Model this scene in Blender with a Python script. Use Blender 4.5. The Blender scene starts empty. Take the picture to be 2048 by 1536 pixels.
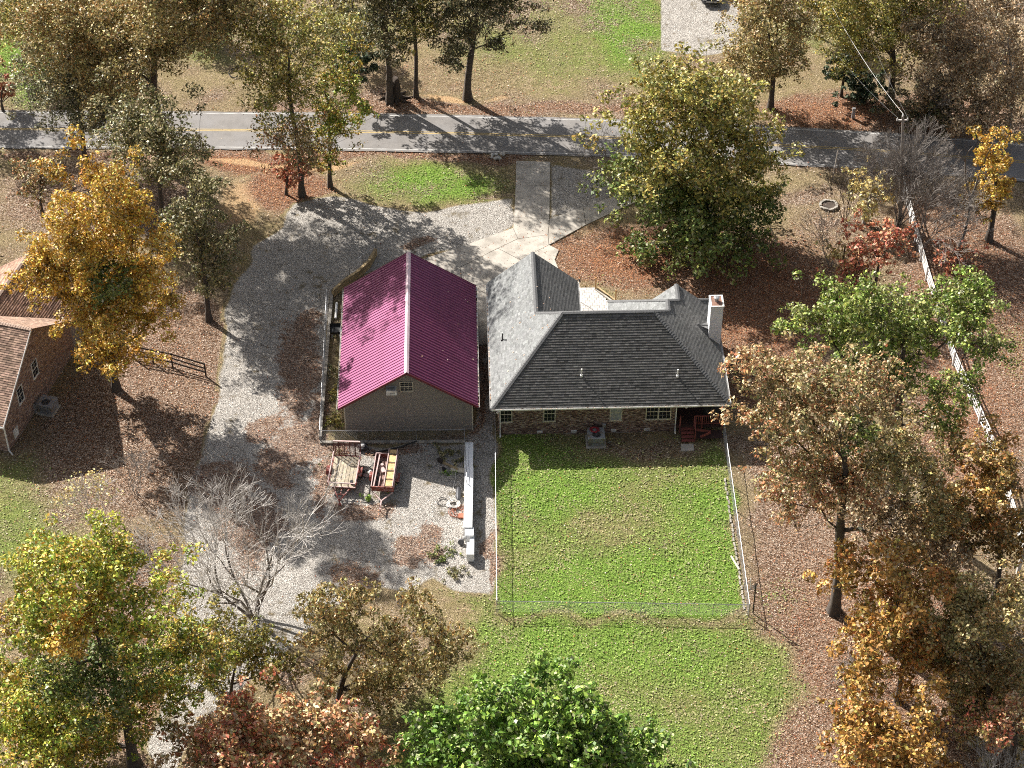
import bpy, math, random
import numpy as np
from mathutils import Vector, Matrix
R = math.radians
random.seed(7)
sc = bpy.context.scene
col = sc.collection

# ------------------------------------------------------------------ camera, sky, sun, exposure
PITCH, FOC, CAMH = R(43), 4142.0, 105.4
CAMY = -CAMH / math.tan(PITCH)
cd = bpy.data.cameras.new('camera'); cam = bpy.data.objects.new('camera', cd); col.objects.link(cam)
cam.location = (0, CAMY, CAMH); cam.rotation_euler = (R(90) - PITCH, 0, 0)
cd.sensor_width = 36; cd.lens = 36 * FOC / 2048; cd.clip_start = 1; cd.clip_end = 3000
sc.camera = cam
SUN_EL = R(37); SUN_AZ = math.atan2(0.70, -0.71)      # direction towards the sun, from +X
w = bpy.data.worlds.new('World'); sc.world = w; w.use_nodes = True
nt = w.node_tree; bg = nt.nodes['Background']
sky = nt.nodes.new('ShaderNodeTexSky'); sky.sky_type = 'NISHITA'; sky.sun_disc = False; sky.dust_density = 3.0; sky.air_density = 1.0; sky.ozone_density = .6
sky.sun_elevation = SUN_EL; sky.sun_rotation = R(90) - SUN_AZ
hs = nt.nodes.new('ShaderNodeHueSaturation'); hs.inputs['Saturation'].default_value = .5; nt.links.new(sky.outputs[0], hs.inputs['Color']); nt.links.new(hs.outputs[0], bg.inputs[0]); bg.inputs[1].default_value = 0.062
sd = bpy.data.lights.new('sun', 'SUN'); sun = bpy.data.objects.new('sun', sd); col.objects.link(sun)
sd.energy = 5.0; sd.angle = R(0.53); sd.color = (1.0, 0.955, 0.89)
sdir = Vector((math.cos(SUN_AZ) * math.cos(SUN_EL), math.sin(SUN_AZ) * math.cos(SUN_EL), math.sin(SUN_EL)))
sun.rotation_euler = sdir.to_track_quat('Z', 'Y').to_euler()
sc.view_settings.view_transform = 'Standard'; sc.view_settings.look = 'None'
sc.view_settings.gamma = 1; sc.view_settings.use_curve_mapping = False
sc.view_settings.exposure = 1.08
sc.cycles.max_bounces = 5; sc.cycles.diffuse_bounces = 2; sc.cycles.transparent_max_bounces = 4
sc.cycles.transmission_bounces = 2; sc.cycles.use_adaptive_sampling = True; sc.cycles.adaptive_threshold = .02; sc.cycles.use_denoising = False; sc.cycles.filter_width = 1.05

# ------------------------------------------------------------------ survey helpers: where a sight line meets the place
cp_, sp_ = math.cos(PITCH), math.sin(PITCH)
FW = np.array([0, cp_, -sp_]); UP = np.array([0, sp_, cp_]); C0 = np.array([0, CAMY, CAMH])
def ray(x, y): return FW + np.array([(x - 1024) / FOC, 0, 0]) - (y - 768) / FOC * UP
def G(x, y, z=0.0):
    d = ray(x, y); return C0 + (z - CAMH) / d[2] * d
def RY(x, y, Y):
    d = ray(x, y); return C0 + (Y - CAMY) / d[1] * d
def scale_at(p): return FOC / float((np.array(p) - C0) @ FW)
def gp(pts): return np.array([G(x, y)[:2] for x, y in pts])

# ------------------------------------------------------------------ object helpers
def tag(o, label=None, cat=None, group=None, kind=None):
    if label: o['label'] = label
    if cat: o['category'] = cat
    if group: o['group'] = group
    if kind: o['kind'] = kind
    return o
def empty(name, loc=(0, 0, 0), rz=0.0, label=None, cat=None, group=None):
    o = bpy.data.objects.new(name, None); col.objects.link(o)
    o.location = loc; o.rotation_euler = (0, 0, rz); o.empty_display_size = .2
    return tag(o, label, cat, group)
def link(name, me, mat=None, parent=None):
    o = bpy.data.objects.new(name, me); col.objects.link(o)
    if mat is not None and not me.materials: me.materials.append(mat)
    if parent is not None: o.parent = parent
    return o
def copy_tree(o, parent=None):
    c = o.copy(); col.objects.link(c); c.parent = parent
    for ch in o.children: copy_tree(ch, c)
    return c
class MB:
    def __init__(s): s.v = []; s.f = []
    def poly(s, pts):
        b = len(s.v); s.v += [tuple(map(float, p)) for p in pts]; s.f.append(tuple(range(b, b + len(pts)))); return s
    def box(s, x0, x1, y0, y1, z0, z1, M=None):
        P = [Vector(p) for p in ((x0,y0,z0),(x1,y0,z0),(x1,y1,z0),(x0,y1,z0),(x0,y0,z1),(x1,y0,z1),(x1,y1,z1),(x0,y1,z1))]
        if M is not None: P = [M @ p for p in P]
        b = len(s.v); s.v += [tuple(p) for p in P]
        for f in ((3,2,1,0),(4,5,6,7),(0,1,5,4),(1,2,6,5),(2,3,7,6),(3,0,4,7)): s.f.append(tuple(b + i for i in f))
        return s
    def bar(s, a, b, wd, h=None):                     # rectangular bar from a to b
        a = Vector(a); b = Vector(b); h = h or wd; d = (b - a)
        L = d.length; q = d.to_track_quat('X', 'Z').to_matrix().to_4x4(); M = Matrix.Translation(a) @ q
        return s.box(0, L, -wd/2, wd/2, -h/2, h/2, M)
    def tube(s, pts, r, n=8, cap=True):
        pts = [Vector(p) for p in pts]; rr = r if hasattr(r, '__len__') else [r] * len(pts)
        b0 = len(s.v); prev = None
        for i, p in enumerate(pts):
            d = (pts[min(i+1, len(pts)-1)] - pts[max(i-1, 0)])
            if d.length < 1e-9: d = Vector((0, 0, 1))
            d.normalize()
            if prev is None: u = d.orthogonal().normalized()
            else:
                u = prev - d * prev.dot(d)
                u = u.normalized() if u.length > 1e-6 else d.orthogonal().normalized()
            prev = u; v = d.cross(u)
            for k in range(n):
                t = 2 * math.pi * k / n
                s.v.append(tuple(p + (u * math.cos(t) + v * math.sin(t)) * rr[i]))
        for i in range(len(pts) - 1):
            for k in range(n):
                a = b0 + i*n + k; c = b0 + i*n + (k+1) % n
                s.f.append((a, c, c + n, a + n))
        if cap:
            s.f.append(tuple(b0 + k for k in reversed(range(n)))); s.f.append(tuple(b0 + (len(pts)-1)*n + k for k in range(n)))
        return s
    def lathe(s, prof, c=(0,0,0), n=16, M=None):
        b0 = len(s.v); c = Vector(c)
        for r, z in prof:
            for k in range(n):
                t = 2*math.pi*k/n; p = Vector((r*math.cos(t), r*math.sin(t), z))
                if M is not None: p = M @ p
                s.v.append(tuple(c + p))
        for i in range(len(prof)-1):
            for k in range(n):
                a = b0+i*n+k; d = b0+i*n+(k+1)%n; s.f.append((a, d, d+n, a+n))
        s.f.append(tuple(b0+k for k in reversed(range(n)))); s.f.append(tuple(b0+(len(prof)-1)*n+k for k in range(n)))
        return s
    def mesh(s, name, smooth=False):
        me = bpy.data.meshes.new(name); me.from_pydata(s.v, [], s.f); me.update()
        if smooth: me.polygons.foreach_set('use_smooth', [True] * len(me.polygons))
        return me
    def build(s, name, mat, parent=None, smooth=False): return link(name, s.mesh(name, smooth), mat, parent)
def bevel(o, w_=.01, seg=1):
    m = o.modifiers.new('bevel', 'BEVEL'); m.width = w_; m.segments = seg; m.limit_method = 'ANGLE'; return o
def quads_mesh(name, V, colr=None, smooth=False):
    """V: (n,4,3) corner array, colr: (n,3) albedo per face"""
    n = len(V); me = bpy.data.meshes.new(name)
    me.vertices.add(n*4); me.vertices.foreach_set('co', V.astype(np.float32).ravel())
    me.loops.add(n*4); me.loops.foreach_set('vertex_index', np.arange(n*4, dtype=np.int32))
    me.polygons.add(n); me.polygons.foreach_set('loop_start', np.arange(0, n*4, 4, dtype=np.int32))
    try: me.polygons.foreach_set('loop_total', np.full(n, 4, dtype=np.int32))
    except Exception: pass
    me.update(calc_edges=True)
    if colr is not None:
        a = me.attributes.new('tint', 'FLOAT_COLOR', 'FACE')
        c = np.ones((n, 4), np.float32); c[:, :3] = colr; a.data.foreach_set('color', c.ravel())
    return me

# ------------------------------------------------------------------ materials
def nodes(m): m.use_nodes = True; return m.node_tree, m.node_tree.nodes, m.node_tree.links, m.node_tree.nodes['Principled BSDF']
def mat(name, c, rough=.8, metal=0., var=.25, scale=3., bump=.0, bscale=30., rnd=0., dirt=None, dscale=.7, spec=.3):
    m = bpy.data.materials.new(name); t, N, L, b = nodes(m)
    b.inputs['Roughness'].default_value = rough; b.inputs['Metallic'].default_value = metal
    b.inputs['Specular IOR Level'].default_value = spec
    tc = N.new('ShaderNodeTexCoord'); nz = N.new('ShaderNodeTexNoise'); nz.inputs['Scale'].default_value = scale
    nz.inputs['Detail'].default_value = 6; nz.inputs['Roughness'].default_value = .65
    L.new(tc.outputs['Object'], nz.inputs['Vector'])
    mr = N.new('ShaderNodeMapRange'); mr.inputs[1].default_value = .3; mr.inputs[2].default_value = .7
    mr.inputs[3].default_value = 1 - var; mr.inputs[4].default_value = 1 + var; L.new(nz.outputs['Fac'], mr.inputs[0])
    val = mr.outputs[0]
    if rnd:
        oi = N.new('ShaderNodeObjectInfo'); m2 = N.new('ShaderNodeMapRange'); m2.inputs[3].default_value = 1-rnd; m2.inputs[4].default_value = 1+rnd
        L.new(oi.outputs['Random'], m2.inputs[0]); mm = N.new('ShaderNodeMath'); mm.operation = 'MULTIPLY'
        L.new(val, mm.inputs[0]); L.new(m2.outputs[0], mm.inputs[1]); val = mm.outputs[0]
    vm = N.new('ShaderNodeVectorMath'); vm.operation = 'SCALE'; vm.inputs[0].default_value = c; L.new(val, vm.inputs['Scale'])
    out = vm.outputs[0]
    if dirt:
        n2 = N.new('ShaderNodeTexNoise'); n2.inputs['Scale'].default_value = dscale; n2.inputs['Detail'].default_value = 8
        L.new(tc.outputs['Object'], n2.inputs['Vector']); r2 = N.new('ShaderNodeMapRange'); r2.inputs[1].default_value = .48; r2.inputs[2].default_value = .68
        L.new(n2.outputs['Fac'], r2.inputs[0]); mx = N.new('ShaderNodeMix'); mx.data_type = 'RGBA'
        L.new(r2.outputs[0], mx.inputs[0]); L.new(out, mx.inputs[6]); mx.inputs[7].default_value = (*dirt, 1); out = mx.outputs[2]
    L.new(out, b.inputs['Base Color'])
    if bump:
        n3 = N.new('ShaderNodeTexNoise'); n3.inputs['Scale'].default_value = bscale; n3.inputs['Detail'].default_value = 4
        L.new(tc.outputs['Object'], n3.inputs['Vector']); bp = N.new('ShaderNodeBump'); bp.inputs['Strength'].default_value = bump; bp.inputs['Distance'].default_value = .02
        L.new(n3.outputs['Fac'], bp.inputs['Height']); L.new(bp.outputs[0], b.inputs['Normal'])
    return m
def tint_mat(name, rough=.7, trans=0., spec=.3, grain=0., gscale=20.):
    m = bpy.data.materials.new(name); t, N, L, b = nodes(m)
    at = N.new('ShaderNodeAttribute'); at.attribute_name = 'tint'; out = at.outputs['Color']
    if grain:
        tc = N.new('ShaderNodeTexCoord'); nz = N.new('ShaderNodeTexNoise'); nz.inputs['Scale'].default_value = gscale; nz.inputs['Detail'].default_value = 5
        L.new(tc.outputs['Object'], nz.inputs['Vector']); mr = N.new('ShaderNodeMapRange'); mr.inputs[1].default_value = .3; mr.inputs[2].default_value = .7
        mr.inputs[3].default_value = 1-grain; mr.inputs[4].default_value = 1+grain; L.new(nz.outputs['Fac'], mr.inputs[0])
        vm = N.new('ShaderNodeVectorMath'); vm.operation = 'SCALE'; L.new(out, vm.inputs[0]); L.new(mr.outputs[0], vm.inputs['Scale']); out = vm.outputs[0]
    L.new(out, b.inputs['Base Color']); b.inputs['Roughness'].default_value = rough; b.inputs['Specular IOR Level'].default_value = spec
    if trans:
        tr = N.new('ShaderNodeBsdfTranslucent'); L.new(out, tr.inputs['Color']); mx = N.new('ShaderNodeMixShader'); mx.inputs[0].default_value = trans
        L.new(b.outputs[0], mx.inputs[1]); L.new(tr.outputs[0], mx.inputs[2]); L.new(mx.outputs[0], N['Material Output'].inputs['Surface'])
    return m
M = dict(
    leaf=tint_mat('leaf', .5, .16, .4), litter=tint_mat('fallen_leaf', .7, .0, .2), shingle=tint_mat('shingle', .95, 0, .15, .35, 25),
    brick=tint_mat('brick_face', .9, 0, .2, .3, 30), stone=tint_mat('stone_face', .9, 0, .2, .3, 12),
    mortar=mat('mortar', (.27, .235, .21), .95), brickplain=mat('brick_plain', (.22, .14, .10), .95, var=.4, scale=8),
    bark=mat('bark', (.085, .07, .058), .95, var=.45, scale=5, bump=.5), barkmid=mat('brown_grey_bark', (.17, .145, .125), .95, var=.4, scale=4, bump=.4), barkpale=mat('pale_bark', (.50, .465, .43), .9, var=.3, scale=4),
    barkgrey=mat('grey_bark', (.27, .24, .215), .9, var=.3, scale=4), barkwhite=mat('bleached_bark', (.52, .49, .46), .9, var=.2, scale=4),
    white=mat('white_metal', (.78, .77, .75), .5, var=.08, dirt=(.5, .47, .42), dscale=1.5), whitep=mat('white_siding', (.75, .75, .76), .6, var=.06, rnd=.05),
    taupe=mat('taupe_siding', (.235, .205, .18), .6, var=.05, rnd=.04), trim=mat('cream_trim', (.55, .50, .40), .6, var=.08),
    red=mat('burgundy_metal', (.21, .05, .125), .40, .45, var=.10, scale=.9, spec=.6), ridge=mat('pale_ridge_metal', (.62, .46, .50), .35, 0., var=.15, scale=2, spec=.6),
    rake=mat('dark_burgundy_trim', (.13, .02, .03), .4), glass=mat('window_glass', (.012, .014, .017), .12, var=.3, spec=.6),
    blind=mat('window_blind', (.30, .31, .31), .6), galv=mat('galvanised_steel', (.33, .33, .335), .4, .5, var=.15), wire=mat('steel_wire', (.35, .36, .37), .5, .4),
    black=mat('black_plastic', (.018, .018, .02), .5), darkmetal=mat('dark_metal', (.05, .05, .055), .5, .3), grey=mat('grey_painted_metal', (.33, .34, .36), .5, .2, dirt=(.2, .15, .1), dscale=3),
    darkgrey=mat('grille_metal', (.13, .13, .14), .5, .3), deckred=mat('red_stained_wood', (.20, .06, .052), .75, var=.25, scale=6, rnd=.2),
    oldwood=mat('weathered_plank', (.40, .34, .25), .85, var=.35, scale=5, bump=.4, rnd=.18), deckfloor=mat('shaded_deck_floor', (.045, .024, .022), .85, var=.3, rnd=.2), darkwood=mat('dark_weathered_wood', (.055, .043, .036), .9, var=.3, rnd=.25),  # deck floor brown darkened to hold the shade of the porch interior
    postwood=mat('treated_post', (.42, .24, .10), .8, var=.2), timber=mat('landscape_timber', (.42, .31, .17), .9, var=.35, scale=4, rnd=.25, bump=.4),
    rust=mat('red_oxide_steel', (.24, .065, .05), .6, .2, var=.3, scale=6, dirt=(.42, .30, .28), dscale=4), rustpale=mat('sun_bleached_oxide_steel', (.50, .36, .34), .6, .1, var=.2, scale=6),
    rustmix=mat('scaly_bed_steel', (.30, .19, .16), .8, .1, var=.5, scale=4, dirt=(.07,.04,.035), dscale=3), rustdark=mat('dark_oxide_steel', (.10, .03, .025), .7, .2, var=.3, scale=6), tyre=mat('tyre_rubber', (.025, .025, .025), .9), rim=mat('wheel_rim', (.5, .5, .5), .5, .4), yellow=mat('yellow_paint', (.60, .42, .20), .6, dirt=(.35, .2, .1), dscale=5),
    concrete=mat('concrete', (.42, .385, .335), .9, var=.14, scale=1.2, bump=.2, rnd=.05, dirt=(.30, .27, .23), dscale=.8), block=mat('concrete_block', (.30, .275, .24), .95, var=.3, rnd=.3, bump=.4),
    paver=mat('patio_paver', (.52, .49, .46), .9, var=.15, rnd=.12), asphalt=mat('asphalt', (.20, .187, .176), .9, var=.16, scale=.9, bump=.3, bscale=60, dirt=(.23, .22, .215), dscale=.35),
    lwhite=mat('white_line_paint', (.46, .45, .43), .8, var=.2, scale=3, dirt=(.24,.23,.22), dscale=1.5), lyellow=mat('yellow_line_paint', (.42, .31, .13), .8, var=.2, scale=3),
    rope=mat('white_rope', (.62, .60, .56), .8), orange=mat('orange_cord', (.34, .12, .07), .6), redhose=mat('red_hose', (.33, .03, .045), .5),
    rock=mat('pale_rock', (.48, .46, .43), .9, var=.3, rnd=.25, bump=.5), stump=mat('rotten_stump', (.07, .055, .045), .95, var=.5, scale=4, bump=1, bscale=12),
    carpaint=mat('dark_car_paint', (.02, .024, .035), .2, .3, spec=.6), lamp=mat('headlight_lens', (.6, .6, .6), .1), cover=mat('charcoal_cover', (.03, .028, .028), .8),
    chimcap=mat('rusty_cap', (.26, .15, .11), .5, .3, var=.3, scale=3), bluewhite=mat('white_sheet_metal', (.80, .81, .82), .35, .0, var=.06, scale=2),
    ridgecap=mat('ridge_shingle', (.14, .14, .14), .95, var=.3, scale=8), cattan=mat('pale_dirt', (.4, .3, .2)),
)

# ------------------------------------------------------------------ GROUND: one sheet of cells, albedo masks at its corners
def axis(lo, hi, step, far):
    a = list(np.arange(lo, hi + 1e-6, step)); s = step; x = hi
    up = []
    while x < far: s *= 1.5; x += s; up.append(x)
    s = step; x = lo; dn = []
    while x > -far: s *= 1.5; x -= s; dn.append(x)
    return np.array(dn[::-1] + a + up)
gx = axis(-50, 50, .36, 900); gy = axis(-38, 58, .36, 900)
GX, GY = np.meshgrid(gx, gy); NX, NY = len(gx), len(gy)
rngN = np.random.default_rng(3)
_wv = [(rngN.uniform(.15, 1.8) , rngN.uniform(0, 6.28), rngN.uniform(0, 6.28)) for _ in range(26)]
def wob(X, Y):
    r = 0
    for k, a, ph in _wv: r = r + np.sin(k*(X*math.cos(a) + Y*math.sin(a)) + ph) / (1 + k)
    return r / 4.5
def inpoly(X, Y, P):
    c = np.zeros(X.shape, bool); n = len(P)
    for i in range(n):
        x0, y0 = P[i]; x1, y1 = P[(i+1) % n]
        if y0 == y1: continue
        k = ((y0 > Y) != (y1 > Y)) & (X < (x1-x0)*(Y-y0)/(y1-y0) + x0); c ^= k
    return c
def pdist(X, Y, P):
    d = np.full(X.shape, 1e9)
    for i in range(len(P)):
        a = P[i]; b = P[(i+1) % len(P)]; v = b - a; L2 = max(v @ v, 1e-9)
        t = np.clip(((X-a[0])*v[0] + (Y-a[1])*v[1]) / L2, 0, 1)
        d = np.minimum(d, np.hypot(X-a[0]-t*v[0], Y-a[1]-t*v[1]))
    return d
def area(X, Y, px, soft=1.0):
    P = gp(px); s = inpoly(X, Y, P); d = pdist(X, Y, P); d = np.where(s, d, -d)
    return np.clip(.5 + d / (2*soft), 0, 1)
def blob(X, Y, cx, cy, rx, ry):
    c = G(cx, cy); ax = abs(G(cx+rx, cy)[0] - c[0]); ay = abs(G(cx, cy-ry)[1] - G(cx, cy+ry)[1]) / 2
    d = np.hypot((X-c[0])/ax, (Y-c[1])/ay); return np.clip(1.5 - d, 0, 1) ** 1.0
GRAVEL = [(566,436),(590,404),(660,392),(720,402),(800,422),(880,418),(960,404),(1030,398),(1030,452),(960,487),(870,512),(780,532),(700,560),(664,590),(655,720),(640,890),(935,890),(945,860),(952,640),(978,640),(990,820),(990,1188),(905,1178),(860,1160),(800,1185),(740,1165),(700,1200),(600,1270),(450,1400),(380,1500),(330,1580),(300,1500),(352,1360),(350,1200),(370,1020),(420,880),(440,720),(472,560),(505,490)]
def masks(X, Y):
    W_ = wob(X, Y); Xw = X + W_*.9; Yw = Y + wob(Y+31, X-17)*.9
    g = np.zeros(X.shape)
    back = area(Xw, Yw, [(994,868),(1447,868),(1497,1232),(994,1228)], .3)
    g = np.maximum(g, back*.74)
    g += back*(blob(Xw,Yw,1250,1175,210,60)*.5 + blob(Xw,Yw,1455,1120,45,90)*.4 + blob(Xw,Yw,1110,990,110,40)*.28 + blob(Xw,Yw,1380,1030,90,60)*.18 - blob(Xw,Yw,1240,1050,130,55)*.30 - blob(Xw,Yw,1300,890,150,30)*.5 - blob(Xw,Yw,1040,1120,60,60)*.18 - blob(Xw,Yw,1330,960,130,30)*.2)
    low = area(Xw, Yw, [(896,1180),(990,1185),(994,1232),(1500,1236),(1570,1290),(1600,1380),(1560,1480),(1500,1640),(700,1640),(800,1400),(950,1300),(925,1235)], 1.2)
    g = np.maximum(g, low*(.66 + .3*blob(Xw,Yw,1150,1300,250,60) + .15*W_))
    for b, v in (((870,366,150,40),.95),((1250,50,80,95),1.05),((1080,70,230,110),.50),((1150,150,200,60),.28),((40,110,130,60),.9),((90,185,70,34),.95),((410,70,90,60),.62),((700,60,90,60),.5),((1620,55,120,50),.5),
                 ((40,1060,120,110),.62),((20,960,60,60),.5),((2030,700,45,70),.6),((1560,1200,60,40),.35),((1490,760,40,30),.4),((1450,740,30,40),.3),((655,1010,40,16),.35),((900,1140,60,18),.3),((900,910,60,16),.35),((680,700,10,200),.4),((730,920,40,14),.3),((1200,600,30,30),.4),((1195,560,50,20),.3)):
        g = np.maximum(g, blob(Xw, Yw, *b)*v)
    gr = area(Xw*.6+X*.4, Yw*.6+Y*.4, GRAVEL, .5)
    gr = np.maximum(gr, area(X, Y, [(1103,328),(1206,345),(1222,392),(1103,445)], .5)); gr = np.maximum(gr, area(X, Y, [(1322,-200),(1322,100),(1400,112),(1475,100),(1500,-200)], .25))
    li = np.full(X.shape, .42) + .25*W_; rd = np.full(X.shape, .12)
    for b, v, r_ in (((1300,510,220,70),1,.9),((1520,600,170,150),1,.8),((1480,760,110,90),.8,.7),((1950,600,170,250),1,.5),((1930,850,120,200),1,.6),((1600,1040,110,260),.85,.25),((1620,1460,140,160),.95,.35),((300,850,230,190),1,.25),
                     ((330,700,150,150),.9,.3),((1700,470,200,120),.55,.05),((1000,216,500,14),.95,.45),((1660,222,150,38),1,.8),((1850,230,200,50),.9,.4),((600,308,700,12),1,.5),((200,400,260,100),.75,.2),((580,370,90,45),.9,.8),((500,330,140,22),.8,.9),((250,1250,200,200),.9,.3),
                     ((720,500,60,45),.9,.8),((1780,300,260,60),.8,.3),((1750,1300,300,300),.9,.4),((1150,470,60,30),.5,.6),((500,700,30,250),.9,.3),((400,1100,70,100),.8,.4),((330,1450,80,120),.8,.4),((870,150,300,60),.45,.3)):
        k = blob(Xw, Yw, *b); li = np.maximum(li, k*v); rd = np.maximum(rd, k*r_)
    pk = np.zeros(X.shape)
    for b in ((592,740,50,100),(600,890,48,60),(640,850,24,80),(625,660,26,40),(560,930,46,46),(740,1030,60,18),(840,1100,50,40),(875,1060,24,18),(660,950,30,90),(790,905,60,12),(840,490,40,10),(540,850,40,30),(500,1060,60,90),(960,760,14,120),(700,1150,60,30),(985,1100,7,90),(960,700,16,60),(450,960,60,60)):
        pk = np.maximum(pk, blob(Xw, Yw, *b))
    yard = np.maximum(back, low); li = li*(1-yard) + yard*(.30 + .16*W_); li = np.where(gr > .3, pk*.95, li)
    li = np.maximum(li, back*blob(Xw,Yw,1300,890,170,28)*.55)
    rd = np.where(gr > .3, np.maximum(.3, rd*.6), rd)
    dt = np.maximum.reduce([blob(Xw,Yw,885,195,50,8)*.9, blob(Xw,Yw,1000,195,40,6)*.6, blob(Xw,Yw,560,327,170,7)*1.0, blob(Xw,Yw,1440,210,60,10)*.3, blob(Xw,Yw,480,400,60,60)*.6, blob(Xw,Yw,1230,560,50,40)*.3])
    return np.clip(g,0,1), np.clip(gr,0,1), np.clip(li,0,1), np.clip(rd,0,1), np.clip(dt,0,1)
mg, mgr, mli, mrd, mdt = masks(GX, GY)
GZ = -.05 + .045*wob(GX*1.7, GY*1.7).clip(-1, 1)
def ground_mat():
    m = bpy.data.materials.new('ground_cover'); t, N, L, b = nodes(m)
    b.inputs['Roughness'].default_value = .95; b.inputs['Specular IOR Level'].default_value = .1
    geo = N.new('ShaderNodeNewGeometry')
    def noise(s, d=5, r=.6):
        n = N.new('ShaderNodeTexNoise'); n.inputs['Scale'].default_value = s; n.inputs['Detail'].default_value = d; n.inputs['Roughness'].default_value = r
        L.new(geo.outputs['Position'], n.inputs['Vector']); return n.outputs['Fac']
    def voro(s, out='Color'):
        n = N.new('ShaderNodeTexVoronoi'); n.inputs['Scale'].default_value = s; n.inputs['Randomness'].default_value = 1; L.new(geo.outputs['Position'], n.inputs['Vector']); return n.outputs[out]
    def att(n): a = N.new('ShaderNodeAttribute'); a.attribute_name = n; return a.outputs['Fac']
    def rng(x, a, b_, c=0., d=1.):
        r = N.new('ShaderNodeMapRange'); r.inputs[1].default_value = a; r.inputs[2].default_value = b_; r.inputs[3].default_value = c; r.inputs[4].default_value = d; L.new(x, r.inputs[0]); return r.outputs[0]
    def math_(op, x, y):
        r = N.new('ShaderNodeMath'); r.operation = op
        for i, q in enumerate((x, y)):
            if isinstance(q, (int, float)): r.inputs[i].default_value = q
            else: L.new(q, r.inputs[i])
        return r.outputs[0]
    def mix(f, a, b_):
        r = N.new('ShaderNodeMix'); r.data_type = 'RGBA'
        for i, q in ((0, f), (6, a), (7, b_)):
            if isinstance(q, tuple): r.inputs[i].default_value = (*q, 1)
            elif isinstance(q, (int, float)): r.inputs[i].default_value = q
            else: L.new(q, r.inputs[i])
        return r.outputs[2]
    def ramp(x, st):
        r = N.new('ShaderNodeValToRGB'); e = r.color_ramp.elements
        while len(e) < len(st): e.new(.5)
        for q, (p, c) in zip(e, st): q.position = p; q.color = (*c, 1)
        L.new(x, r.inputs[0]); return r.outputs[0]
    n1 = noise(1.1, 7, .68); n2 = noise(5.5, 5, .7); n3 = noise(9, 5, .75); n0 = noise(.28, 5, .6)
    def soft(a, k=.75, lo=.40, hi=.60):
        s = math_('ADD', att(a), math_('MULTIPLY', math_('SUBTRACT', math_('ADD', math_('MULTIPLY', n1, .6), math_('MULTIPLY', n2, .4)), .5), k)); return rng(s, lo, hi)
    dry = mix(rng(n3, .38, .60), (.11, .078, .042), (.42, .33, .20)); dry = mix(rng(n1, .4, .65), dry, (.22, .18, .085))
    gdark = mix(rng(n3, .34, .60), (.045, .065, .015), (.24, .28, .075)); gbr = mix(rng(n3, .34, .60), (.05, .10, .014), (.21, .34, .055))
    gg = mix(rng(att('green'), .55, .95), gdark, gbr); gg = mix(rng(n2, .5, .75, 0, .55), gg, (.27, .24, .08)); gg = mix(rng(n0, .45, .65, 0, .2), gg, (.09, .17, .03))
    c = mix(rng(math_('ADD', att('green'), math_('MULTIPLY', math_('SUBTRACT', math_('ADD', math_('MULTIPLY', n1, .5), math_('MULTIPLY', n2, .5)), .5), 1.4)), .22, .62), dry, gg)
    sep = N.new('ShaderNodeSeparateColor'); L.new(voro(15), sep.inputs[0]); s2 = N.new('ShaderNodeSeparateColor'); L.new(voro(24), s2.inputs[0])
    lt = ramp(sep.outputs[0], [(0, (.022, .015, .012)), (.25, (.085, .055, .038)), (.5, (.24, .165, .12)), (.7, (.42, .31, .23)), (.88, (.56, .46, .37)), (1, (.66, .57, .48))])
    lr = ramp(sep.outputs[1], [(0, (.035, .013, .008)), (.3, (.15, .04, .018)), (.6, (.34, .10, .032)), (.85, (.50, .20, .07)), (1, (.60, .38, .22))])
    lit = mix(math_('MULTIPLY', att('redness'), .8), lt, lr); lit = mix(rng(n3, .35, .6, .55, 0), lit, (.03, .02, .014))
    c = mix(math_('MULTIPLY', soft('litter', 1.1, .36, .62), .92), c, lit)
    gv = ramp(s2.outputs[0], [(0, (.09, .080, .068)), (.35, (.30, .275, .245)), (.7, (.48, .445, .40)), (1, (.72, .68, .62))]); gv = mix(rng(n0, .4, .65, 0, .4), gv, (.33, .31, .28)); gv = mix(rng(n1, .52, .7, 0, .55), gv, (.19, .165, .14))
    gm = soft('gravel', .95, .40, .60)
    weedc = mix(rng(n3, .35, .65), (.05, .045, .022), (.26, .19, .09)); gv = mix(rng(math_('ADD', math_('MULTIPLY', n1, .6), math_('MULTIPLY', n0, .4)), .555, .62, 0, .75), gv, weedc)
    c2 = mix(gm, c, mix(math_('MULTIPLY', soft('litter', 2.6, .44, .62), .85), gv, lit))
    c2 = mix(math_('MULTIPLY', soft('dirt', .7, .4, .7), .8), c2, mix(n2, (.42, .24, .11), (.62, .44, .26)))
    L.new(c2, b.inputs['Base Color'])
    h = math_('ADD', math_('ADD', n2, math_('MULTIPLY', n3, 1.0)), math_('MULTIPLY', voro(15, 'Distance'), .9))
    bp = N.new('ShaderNodeBump'); bp.inputs['Strength'].default_value = .9; bp.inputs['Distance'].default_value = .08; L.new(h, bp.inputs['Height']); L.new(bp.outputs[0], b.inputs['Normal'])
    return m
GM = ground_mat()
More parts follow.
